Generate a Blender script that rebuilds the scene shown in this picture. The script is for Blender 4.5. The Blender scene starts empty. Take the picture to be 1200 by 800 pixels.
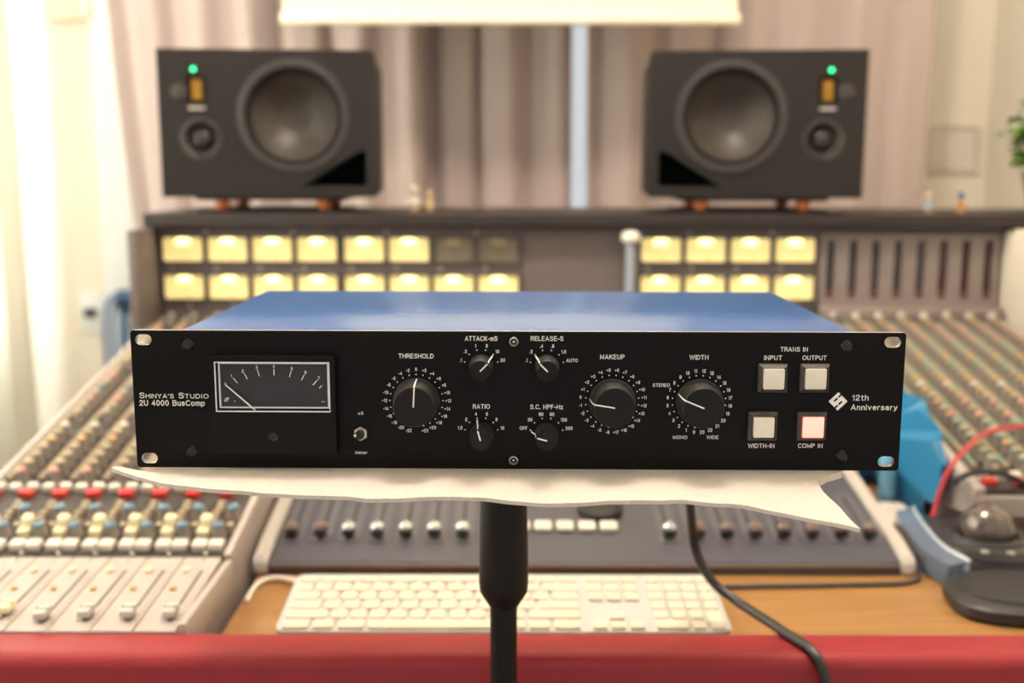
import bpy, bmesh, math, random
from mathutils import Vector, Matrix, noise
from mathutils.geometry import tessellate_polygon

random.seed(7)
SC = bpy.context.scene
COL = SC.collection
PI = math.pi
R = math.radians

# ------------------------------------------------------------------ camera, world, lights, exposure
CAMZ = 1.20
cam = bpy.data.objects.new('camera', bpy.data.cameras.new('camera'))
COL.objects.link(cam)
cam.location = (0, 0, CAMZ)
cam.rotation_mode = 'QUATERNION'
cam.rotation_quaternion = (Matrix.Rotation(R(90 - 9.01), 3, 'X') @ Matrix.Rotation(R(0.09), 3, 'Z')).to_quaternion()
cam.data.sensor_width = 36.0
cam.data.lens = 1240 / 1200 * 36.0
cam.data.clip_start = 0.05
cam.data.dof.use_dof = True
cam.data.dof.focus_distance = 0.655
cam.data.dof.aperture_fstop = 4.6
SC.camera = cam

world = bpy.data.worlds.new('daylight_and_fill')
SC.world = world
world.use_nodes = True
wb = world.node_tree.nodes['Background']
wb.inputs[0].default_value = (0.98, 0.97, 0.96, 1)
wb.inputs[1].default_value = 0.80  # window daylight, plus even fill added through the open side behind the camera

def area(name, loc, aim, size, power, color, size_y=None):
    l = bpy.data.lights.new(name, 'AREA')
    l.energy = power
    l.color = color
    l.size = size
    if size_y:
        l.shape = 'RECTANGLE'; l.size_y = size_y
    o = bpy.data.objects.new(name, l)
    COL.objects.link(o)
    o.location = loc
    o.rotation_euler = (Vector(aim) - Vector(loc)).to_track_quat('-Z', 'Y').to_euler()
    return o

area('window_left_offscreen', (-1.62, 1.55, 1.55), (0.0, 1.6, 1.1), 2.3, 165, (1.0, 0.975, 0.94), 1.6)

SC.view_settings.view_transform = 'Standard'
SC.view_settings.look = 'None'
SC.view_settings.exposure = 0.0
SC.view_settings.gamma = 1.0
SC.view_settings.use_curve_mapping = False

# ------------------------------------------------------------------ materials
MATS = {}
def mat(name, color, rough=0.5, metal=0.0, spec=0.5, vary=0.0, vscale=40.0, stretch=(1, 1, 1), bump=0.0, bscale=200.0,
        emit=None, estr=0.0, trans=0.0, coat=0.0, rvary=0.0, transl=0.0, alpha=1.0, sheen=0.0):
    m = bpy.data.materials.new(name)
    m.use_nodes = True
    nt = m.node_tree
    b = nt.nodes['Principled BSDF']
    c = (color[0], color[1], color[2], 1)
    b.inputs['Base Color'].default_value = c
    b.inputs['Roughness'].default_value = rough
    b.inputs['Metallic'].default_value = metal
    b.inputs['Specular IOR Level'].default_value = spec
    b.inputs['Transmission Weight'].default_value = trans
    b.inputs['Coat Weight'].default_value = coat
    b.inputs['Sheen Weight'].default_value = sheen
    b.inputs['Alpha'].default_value = alpha
    if emit:
        b.inputs['Emission Color'].default_value = (emit[0], emit[1], emit[2], 1)
        b.inputs['Emission Strength'].default_value = estr
    if vary or bump or rvary:
        tc = nt.nodes.new('ShaderNodeTexCoord')
        mp = nt.nodes.new('ShaderNodeMapping')
        mp.inputs['Scale'].default_value = stretch
        nt.links.new(tc.outputs['Object'], mp.inputs['Vector'])
        n = nt.nodes.new('ShaderNodeTexNoise')
        n.inputs['Scale'].default_value = vscale
        n.inputs['Detail'].default_value = 5
        nt.links.new(mp.outputs['Vector'], n.inputs['Vector'])
        if vary:
            mr = nt.nodes.new('ShaderNodeMapRange')
            mr.inputs['From Min'].default_value = 0.25; mr.inputs['From Max'].default_value = 0.75
            mr.inputs['To Min'].default_value = 1 - vary; mr.inputs['To Max'].default_value = 1 + vary
            nt.links.new(n.outputs['Fac'], mr.inputs['Value'])
            mx = nt.nodes.new('ShaderNodeVectorMath'); mx.operation = 'SCALE'
            mx.inputs[0].default_value = color[:3]
            nt.links.new(mr.outputs['Result'], mx.inputs['Scale'])
            nt.links.new(mx.outputs['Vector'], b.inputs['Base Color'])
        if rvary:
            mr = nt.nodes.new('ShaderNodeMapRange')
            mr.inputs['From Min'].default_value = 0.25; mr.inputs['From Max'].default_value = 0.75
            mr.inputs['To Min'].default_value = max(0, rough - rvary); mr.inputs['To Max'].default_value = min(1, rough + rvary)
            nt.links.new(n.outputs['Fac'], mr.inputs['Value'])
            nt.links.new(mr.outputs['Result'], b.inputs['Roughness'])
        if bump:
            n2 = nt.nodes.new('ShaderNodeTexNoise')
            n2.inputs['Scale'].default_value = bscale
            n2.inputs['Detail'].default_value = 3
            nt.links.new(mp.outputs['Vector'], n2.inputs['Vector'])
            bp = nt.nodes.new('ShaderNodeBump')
            bp.inputs['Strength'].default_value = bump
            bp.inputs['Distance'].default_value = 0.001
            nt.links.new(n2.outputs['Fac'], bp.inputs['Height'])
            nt.links.new(bp.outputs['Normal'], b.inputs['Normal'])
    if transl:
        out = nt.nodes['Material Output']
        t = nt.nodes.new('ShaderNodeBsdfTranslucent')
        t.inputs['Color'].default_value = c
        ms = nt.nodes.new('ShaderNodeMixShader')
        ms.inputs['Fac'].default_value = transl
        nt.links.new(b.outputs['BSDF'], ms.inputs[1])
        nt.links.new(t.outputs['BSDF'], ms.inputs[2])
        nt.links.new(ms.outputs['Shader'], out.inputs['Surface'])
    MATS[name] = m
    return m

mat('wall_paint', (0.90, 0.83, 0.70), 0.85, vary=0.03, vscale=3, bump=0.1, bscale=300)
mat('trim_paint', (0.84, 0.86, 0.85), 0.6, vary=0.02, vscale=5)
mat('ceiling_paint', (0.8, 0.77, 0.7), 0.9, vary=0.02, vscale=4)
mat('floor_wood', (0.22, 0.14, 0.09), 0.45, vary=0.3, vscale=8, stretch=(1, 12, 1))
mat('curtain_cloth', (0.45, 0.362, 0.338), 0.9, vary=0.04, vscale=60, stretch=(6, 1, .6), bump=0.3, bscale=500, sheen=0.2)
mat('sheer_cloth', (0.95, 0.935, 0.87), 0.9, vary=0.02, vscale=60, transl=0.55)
mat('screen_cloth', (0.86, 0.77, 0.60), 0.8, vary=0.02, vscale=10)
mat('screen_bar', (0.86, 0.77, 0.62), 0.5, vary=0.02, vscale=10)
def pane_mat():
    m = bpy.data.materials.new('glass'); m.use_nodes = True
    nt = m.node_tree; nt.nodes.remove(nt.nodes['Principled BSDF'])
    t = nt.nodes.new('ShaderNodeBsdfTransparent'); t.inputs[0].default_value = (.95, .98, 1, 1)
    g = nt.nodes.new('ShaderNodeBsdfGlossy'); g.inputs['Roughness'].default_value = .03
    x = nt.nodes.new('ShaderNodeMixShader'); x.inputs[0].default_value = .06
    nt.links.new(t.outputs[0], x.inputs[1]); nt.links.new(g.outputs[0], x.inputs[2]); nt.links.new(x.outputs[0], nt.nodes['Material Output'].inputs['Surface'])
    MATS['glass'] = m
pane_mat()
mat('panel_black', (0.0055, 0.0040, 0.0037), 0.40, 0.0, 0.13, vary=0.35, vscale=70, stretch=(0.06, 1, 14), rvary=0.12, bump=0.10, bscale=160)
mat('lid_blue', (0.050, 0.130, 0.34), 0.22, 0.0, 0.36, vary=0.10, vscale=900, bump=0.03, bscale=1400, rvary=0.03)
mat('plate_edge', (0.55, 0.52, 0.50), 0.35, 0.8, vary=0.06, vscale=200)
mat('print_white', (0.95, 0.92, 0.87), 0.6, vary=0.02, vscale=200)
mat('knob_plastic', (0.020, 0.017, 0.017), 0.50, spec=0.5, vary=0.15, vscale=300, bump=0.05, bscale=900)
mat('knob_top', (0.009, 0.008, 0.009), 0.6, spec=0.22, vary=0.15, vscale=400)
mat('steel', (0.62, 0.56, 0.50), 0.28, 1.0, vary=0.08, vscale=200)
mat('dark_steel', (0.007, 0.006, 0.006), 0.22, 0.0, spec=0.45, vary=0.1, vscale=200)
mat('bezel_plastic', (0.006, 0.005, 0.005), 0.40, spec=0.14, vary=0.1, vscale=200, bump=0.05, bscale=700)
mat('meter_face', (0.022, 0.019, 0.026), 0.5, vary=0.15, vscale=60)
mat('meter_rim', (0.85, 0.84, 0.87), 0.25, 0.2, vary=0.05, vscale=200)
mat('button_cream', (0.82, 0.765, 0.66), 0.35, vary=0.05, vscale=250, rvary=0.06)
mat('button_lit', (0.95, 0.70, 0.60), 0.35, vary=0.05, vscale=250, emit=(1.0, 0.44, 0.34), estr=0.55)
mat('painted_glow_ring', (0.75, 0.07, 0.08), 0.4, vary=0.05, vscale=250)  # plain red standing in for the glow around the lit cap
mat('button_bezel', (0.10, 0.085, 0.082), 0.22, spec=0.8, vary=0.1, vscale=200)
mat('foam', (0.66, 0.60, 0.545), 0.6, vary=0.06, vscale=800, bump=1.0, bscale=700)
mat('stand_black', (0.007, 0.006, 0.006), 0.45, spec=0.25, vary=0.15, vscale=150, bump=0.1, bscale=600)
mat('stand_rubber', (0.010, 0.008, 0.0075), 0.5, spec=0.25, vary=0.15, vscale=150, bump=0.15, bscale=500)
mat('cable_black', (0.012, 0.010, 0.010), 0.4, vary=0.1, vscale=200)
mat('cable_grey', (0.06, 0.055, 0.06), 0.45, vary=0.1, vscale=200)
mat('cable_white', (0.75, 0.70, 0.62), 0.5, vary=0.05, vscale=200)
mat('cable_red', (0.50, 0.045, 0.05), 0.4, vary=0.1, vscale=200)
mat('cable_blue', (0.06, 0.17, 0.40), 0.4, vary=0.15, vscale=100)
mat('armrest_red', (0.31, 0.024, 0.032), 0.42, spec=0.35, vary=0.06, vscale=50, bump=0.25, bscale=420)
mat('desk_wood', (0.33, 0.165, 0.055), 0.38, vary=0.22, vscale=14, stretch=(0.7, 9, 9), rvary=0.08)
mat('console_grey', (0.44, 0.375, 0.34), 0.5, vary=0.04, vscale=60, bump=0.06, bscale=500)
mat('console_frame', (0.36, 0.305, 0.28), 0.45, vary=0.05, vscale=40)
mat('module_dark', (0.050, 0.039, 0.036), 0.5, vary=0.12, vscale=120)
mat('slot_black', (0.015, 0.013, 0.013), 0.6, vary=0.1, vscale=200)
mat('cap_white', (0.68, 0.625, 0.55), 0.42, vary=0.05, vscale=150)
mat('cap_cream', (0.82, 0.72, 0.47), 0.45, vary=0.06, vscale=150)
mat('cap_beige', (0.42, 0.335, 0.225), 0.5, vary=0.12, vscale=90)
mat('cap_red', (0.62, 0.04, 0.035), 0.4, vary=0.08, vscale=150)
mat('cap_pink', (0.62, 0.26, 0.21), 0.45, vary=0.1, vscale=150)
mat('cap_blue', (0.10, 0.19, 0.27), 0.45, vary=0.1, vscale=150)
mat('cap_green', (0.28, 0.36, 0.27), 0.45, vary=0.1, vscale=150)
mat('cap_orange', (0.58, 0.33, 0.10), 0.45, vary=0.1, vscale=150)
mat('cap_brown', (0.20, 0.13, 0.115), 0.5, vary=0.1, vscale=150)
mat('knob_grey', (0.25, 0.21, 0.18), 0.5, vary=0.1, vscale=90)
mat('fader_grey', (0.52, 0.48, 0.44), 0.4, vary=0.08, vscale=90)
mat('bridge_grey', (0.155, 0.122, 0.115), 0.55, vary=0.06, vscale=40)
mat('bridge_light', (0.235, 0.188, 0.175), 0.5, vary=0.06, vscale=40)
mat('bridge_shelf', (0.030, 0.023, 0.022), 0.5, spec=0.3, vary=0.12, vscale=30)
mat('cheek_cream', (0.74, 0.67, 0.56), 0.5, vary=0.03, vscale=30)
mat('cheek_dark', (0.012, 0.016, 0.030), 0.5, vary=0.1, vscale=30)
mat('vu_bezel', (0.075, 0.06, 0.055), 0.45, vary=0.1, vscale=90)
mat('vu_face_lit', (0.72, 0.58, 0.28), 0.6, vary=0.05, vscale=60, emit=(1.0, 0.78, 0.28), estr=0.62)
mat('vu_face_off', (0.20, 0.16, 0.11), 0.35, vary=0.12, vscale=60)
mat('vu_lamp', (1, 0.9, 0.6), 0.5, vary=0.02, vscale=60, emit=(1.0, 0.92, 0.30), estr=2.8)
mat('vu_lamp_off', (0.38, 0.30, 0.15), 0.5, vary=0.1, vscale=60)
mat('bar_dark', (0.045, 0.038, 0.043), 0.25, vary=0.15, vscale=60)
mat('bar_red', (0.050, 0.007, 0.008), 0.25, vary=0.15, vscale=60)
mat('bar_tip', (0.14, 0.035, 0.03), 0.35, vary=0.1, vscale=60)
mat('speaker_black', (0.016, 0.013, 0.0125), 0.60, spec=0.25, vary=0.12, vscale=250, bump=0.25, bscale=700)
mat('speaker_baffle', (0.019, 0.0155, 0.015), 0.55, spec=0.25, vary=0.10, vscale=250, bump=0.2, bscale=700)
mat('cone_grey', (0.048, 0.039, 0.034), 0.45, spec=0.4, vary=0.12, vscale=60, bump=0.1, bscale=300)
mat('ring_black', (0.040, 0.034, 0.032), 0.35, spec=0.5, vary=0.1, vscale=200)
mat('rubber_black', (0.016, 0.013, 0.013), 0.45, vary=0.1, vscale=100)
mat('port_black', (0.002, 0.002, 0.002), 0.9, spec=0.1, vary=0.1, vscale=100)
mat('ribbon_gold', (0.52, 0.27, 0.04), 0.4, 0.4, vary=0.1, vscale=60)
mat('badge_silver', (0.50, 0.46, 0.43), 0.35, 0.3, vary=0.05, vscale=60)
mat('led_green', (0.02, 0.8, 0.4), 0.4, vary=0.02, vscale=60, emit=(0.015, 1.0, 0.36), estr=3.4)
mat('isolator_orange', (0.50, 0.13, 0.03), 0.5, vary=0.1, vscale=60)
mat('clear_plastic', (0.55, 0.52, 0.52), 0.25, vary=0.05, vscale=60)
mat('controller_dark', (0.066, 0.064, 0.082), 0.42, vary=0.08, vscale=90, bump=0.06, bscale=600)
mat('controller_strip', (0.10, 0.095, 0.112), 0.45, vary=0.06, vscale=90)
mat('controller_silver', (0.60, 0.55, 0.51), 0.35, 0.3, vary=0.04, vscale=60)
mat('fader_chrome', (0.66, 0.72, 0.72), 0.22, 0.7, vary=0.05, vscale=60)
mat('fader_brown', (0.22, 0.16, 0.14), 0.3, 0.4, vary=0.1, vscale=60)
mat('key_white', (0.70, 0.615, 0.49), 0.45, vary=0.03, vscale=60)
mat('keyboard_white', (0.52, 0.525, 0.52), 0.35, 0.15, vary=0.03, vscale=60)
mat('pad_white', (0.72, 0.65, 0.56), 0.5, vary=0.03, vscale=60)
mat('trackball_black', (0.030, 0.027, 0.030), 0.38, vary=0.1, vscale=90)
mat('trackball_strip', (0.22, 0.27, 0.38), 0.22, 0.5, vary=0.05, vscale=60)
mat('trackball_strip_light', (0.62, 0.68, 0.76), 0.25, 0.3, vary=0.05, vscale=60)
mat('ball_gloss', (0.12, 0.10, 0.092), 0.16, 0.5, coat=0.5, vary=0.15, vscale=120)
mat('rest_pad', (0.016, 0.015, 0.018), 0.5, vary=0.15, vscale=90, bump=0.2, bscale=500)
mat('bag_blue', (0.045, 0.30, 0.58), 0.16, spec=0.8, vary=0.06, vscale=14, transl=0.3)
mat('bottle_cyan', (0.26, 0.58, 0.80), 0.15, trans=0.35, vary=0.1, vscale=30)
mat('post_blue', (0.36, 0.40, 0.47), 0.35, 0.4, vary=0.05, vscale=60)
mat('post_cap', (0.85, 0.80, 0.72), 0.4, vary=0.04, vscale=60)
mat('leaf_green', (0.16, 0.30, 0.045), 0.5, vary=0.35, vscale=30, transl=0.3)
mat('stem_green', (0.12, 0.20, 0.05), 0.6, vary=0.2, vscale=60)
mat('pot_grey', (0.30, 0.27, 0.25), 0.6, vary=0.1, vscale=40)
mat('soil', (0.05, 0.03, 0.02), 0.9, vary=0.4, vscale=90)
mat('toy_white', (0.72, 0.62, 0.52), 0.5, vary=0.08, vscale=90)
mat('toy_brown', (0.28, 0.16, 0.09), 0.5, vary=0.1, vscale=90)
mat('toy_yellow', (0.62, 0.47, 0.24), 0.5, vary=0.1, vscale=90)
mat('toy_blue', (0.14, 0.19, 0.42), 0.5, vary=0.1, vscale=90)
mat('toy_paleblue', (0.40, 0.47, 0.56), 0.5, vary=0.1, vscale=90)
mat('toy_orange', (0.55, 0.30, 0.14), 0.5, vary=0.1, vscale=90)
mat('paper', (0.78, 0.72, 0.64), 0.7, vary=0.03, vscale=40)
mat('paper_frame', (0.66, 0.59, 0.51), 0.6, vary=0.03, vscale=40)
mat('plug_dark', (0.05, 0.055, 0.075), 0.5, vary=0.1, vscale=60)

# ------------------------------------------------------------------ helpers
def tag(o, label=None, cat=None, group=None, kind=None):
    if label: o['label'] = label
    if cat: o['category'] = cat
    if group: o['group'] = group
    if kind: o['kind'] = kind
    return o

def empty(name, loc=(0, 0, 0), rot=(0, 0, 0), label=None, cat=None, group=None):
    o = bpy.data.objects.new(name, None)
    COL.objects.link(o)
    o.location = loc
    o.rotation_euler = rot
    o.empty_display_size = 0.02
    return tag(o, label, cat, group)

def link(name, me, parent=None, loc=(0, 0, 0), rot=(0, 0, 0)):
    o = bpy.data.objects.new(name, me)
    COL.objects.link(o)
    o.parent = parent
    o.location = loc
    o.rotation_euler = rot
    return o

class B:
    """collects shapes into one mesh"""
    def __init__(s):
        s.bm = bmesh.new()
        s.mats = []
    def mi(s, m):
        m = MATS[m] if isinstance(m, str) else m
        if m not in s.mats: s.mats.append(m)
        return s.mats.index(m)
    def add(s, verts, faces, m=None, smooth=True):
        vs = [s.bm.verts.new(v) for v in verts]
        i = s.mi(m) if m else 0
        for f in faces:
            try:
                fc = s.bm.faces.new([vs[k] for k in f])
                fc.material_index = i
                fc.smooth = smooth
            except ValueError:
                pass
        return vs
    def box(s, x0, x1, y0, y1, z0, z1, m=None, bevel=0.0, seg=2, mtx=None):
        t = bmesh.new()
        bmesh.ops.create_cube(t, size=1.0)
        for v in t.verts:
            v.co = Vector(((x0 + x1) / 2 + v.co.x * (x1 - x0), (y0 + y1) / 2 + v.co.y * (y1 - y0), (z0 + z1) / 2 + v.co.z * (z1 - z0)))
        if bevel:
            bmesh.ops.bevel(t, geom=list(t.edges), offset=bevel, segments=seg, affect='EDGES', profile=0.5)
        s.merge(t, m, mtx)
    def merge(s, t, m=None, mtx=None):
        t.verts.index_update()
        vs = [(mtx @ v.co) if mtx else v.co.copy() for v in t.verts]
        s.add(vs, [[v.index for v in f.verts] for f in t.faces], m)
        t.free()
    def lathe(s, prof, m=None, seg=24, mtx=None, close=True):
        """prof: (radius, height) from bottom to top, about +Z; mtx places it"""
        verts, faces = [], []
        for r, h in prof:
            for k in range(seg):
                a = 2 * PI * k / seg
                verts.append(Vector((r * math.cos(a), r * math.sin(a), h)))
        n = len(prof)
        for i in range(n - 1):
            for k in range(seg):
                k2 = (k + 1) % seg
                faces.append((i * seg + k, i * seg + k2, (i + 1) * seg + k2, (i + 1) * seg + k))
        if close:
            faces.append(tuple(reversed(range(seg))))
            faces.append(tuple((n - 1) * seg + k for k in range(seg)))
        if mtx: verts = [mtx @ v for v in verts]
        s.add(verts, faces, m)
    def tube(s, pts, r, m=None, seg=10):
        pts = [Vector(p) for p in pts]
        n = len(pts)
        up = Vector((0, 0, 1))
        verts, faces = [], []
        prev = None
        for i, p in enumerate(pts):
            d = (pts[min(i + 1, n - 1)] - pts[max(i - 1, 0)]).normalized()
            if prev is None:
                a = d.cross(up if abs(d.z) < 0.9 else Vector((1, 0, 0))).normalized()
            else:
                a = (prev - d * prev.dot(d)).normalized()
            prev = a
            b = d.cross(a)
            rr = r[i] if isinstance(r, (list, tuple)) else r
            for k in range(seg):
                t = 2 * PI * k / seg
                verts.append(p + (a * math.cos(t) + b * math.sin(t)) * rr)
        for i in range(n - 1):
            for k in range(seg):
                k2 = (k + 1) % seg
                faces.append((i * seg + k, i * seg + k2, (i + 1) * seg + k2, (i + 1) * seg + k))
        faces.append(tuple(reversed(range(seg))))
        faces.append(tuple((n - 1) * seg + k for k in range(seg)))
        s.add(verts, faces, m)
    def plate(s, outline, holes, d0, d1, m=None, axis='Y', mtx=None, edge=None):
        """flat outline (with holes) in the XZ plane, from y=d0 to y=d1 (axis Y) or XY plane from z=d0 to z=d1"""
        loops = [outline] + list(holes)
        flat = [p for l in loops for p in l]
        tris = tessellate_polygon([[Vector((p[0], p[1], 0)) for p in l] for l in loops])
        n = len(flat)
        def P(p, d):
            v = Vector((p[0], d, p[1])) if axis == 'Y' else Vector((p[0], p[1], d))
            return mtx @ v if mtx else v
        verts = [P(p, d0) for p in flat] + [P(p, d1) for p in flat]
        faces = [tuple(t) for t in tris] + [tuple(n + k for k in reversed(t)) for t in tris]
        nf = len(faces)
        o = 0
        for l in loops:
            c = len(l)
            for k in range(c):
                k2 = (k + 1) % c
                faces.append((o + k, o + k2, n + o + k2, n + o + k))
            o += c
        f0 = len(s.bm.faces)
        s.add(verts, faces, m)
        if edge:
            i = s.mi(edge)
            s.bm.faces.ensure_lookup_table()
            for f in s.bm.faces[f0 + nf:]: f.material_index = i
    def build(s, name, parent=None, loc=(0, 0, 0), rot=(0, 0, 0), m=None, angle=35):
        return link(name, s.mesh(name, m, angle), parent, loc, rot)
    def mesh(s, name, m=None, angle=35):
        bmesh.ops.recalc_face_normals(s.bm, faces=s.bm.faces)
        me = bpy.data.meshes.new(name)
        s.bm.to_mesh(me)
        s.bm.free()
        if m: s.mats = [MATS[m]] + [x for x in s.mats if x != MATS[m]] if not s.mats else s.mats
        for x in s.mats: me.materials.append(x)
        me.polygons.foreach_set('use_smooth', [True] * len(me.polygons))
        me.set_sharp_from_angle(angle=R(angle))
        return me

def rrect(cx, cy, w, h, r, seg=4):
    pts = []
    for (sx, sy, a0) in ((1, 1, 0), (-1, 1, 90), (-1, -1, 180), (1, -1, 270)):
        for k in range(seg + 1):
            a = R(a0 + 90 * k / seg)
            pts.append((cx + sx * (w / 2 - r) + r * math.cos(a), cy + sy * (h / 2 - r) + r * math.sin(a)))
    return pts

def circle(cx, cy, r, seg=32):
    return [(cx + r * math.cos(2 * PI * k / seg), cy + r * math.sin(2 * PI * k / seg)) for k in range(seg)]

FRONT = Matrix.Rotation(R(90), 4, 'X')        # turns +Z (lathe axis) into -Y, towards a viewer in front
def front(x, y, z, spin=0.0):
    """lathe matrix: axis pointing out of a front panel at (x, y, z)"""
    return Matrix.Translation((x, y, z)) @ FRONT @ Matrix.Rotation(spin, 4, 'Z')

def smooth_path(pts, n=8):
    """Catmull-Rom through the points"""
    P = [Vector(p) for p in pts]
    P = [P[0] * 2 - P[1]] + P + [P[-1] * 2 - P[-2]]
    out = []
    for i in range(1, len(P) - 2):
        a, b, c, d = P[i - 1], P[i], P[i + 1], P[i + 2]
        for k in range(n):
            t = k / n
            out.append(0.5 * ((2 * b) + (c - a) * t + (2 * a - 5 * b + 4 * c - d) * t * t + (3 * b - a - 3 * c + d) * t ** 3))
    out.append(P[-2])
    return out

def interp(tab, x):
    if x <= tab[0][0]: return tab[0][1]
    for (a, va), (b, vb) in zip(tab, tab[1:]):
        if x <= b:
            t = (x - a) / (b - a)
            return va + (vb - va) * t
    return tab[-1][1]

def smoothstep(t):
    t = max(0.0, min(1.0, t))
    return t * t * (3 - 2 * t)

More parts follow.
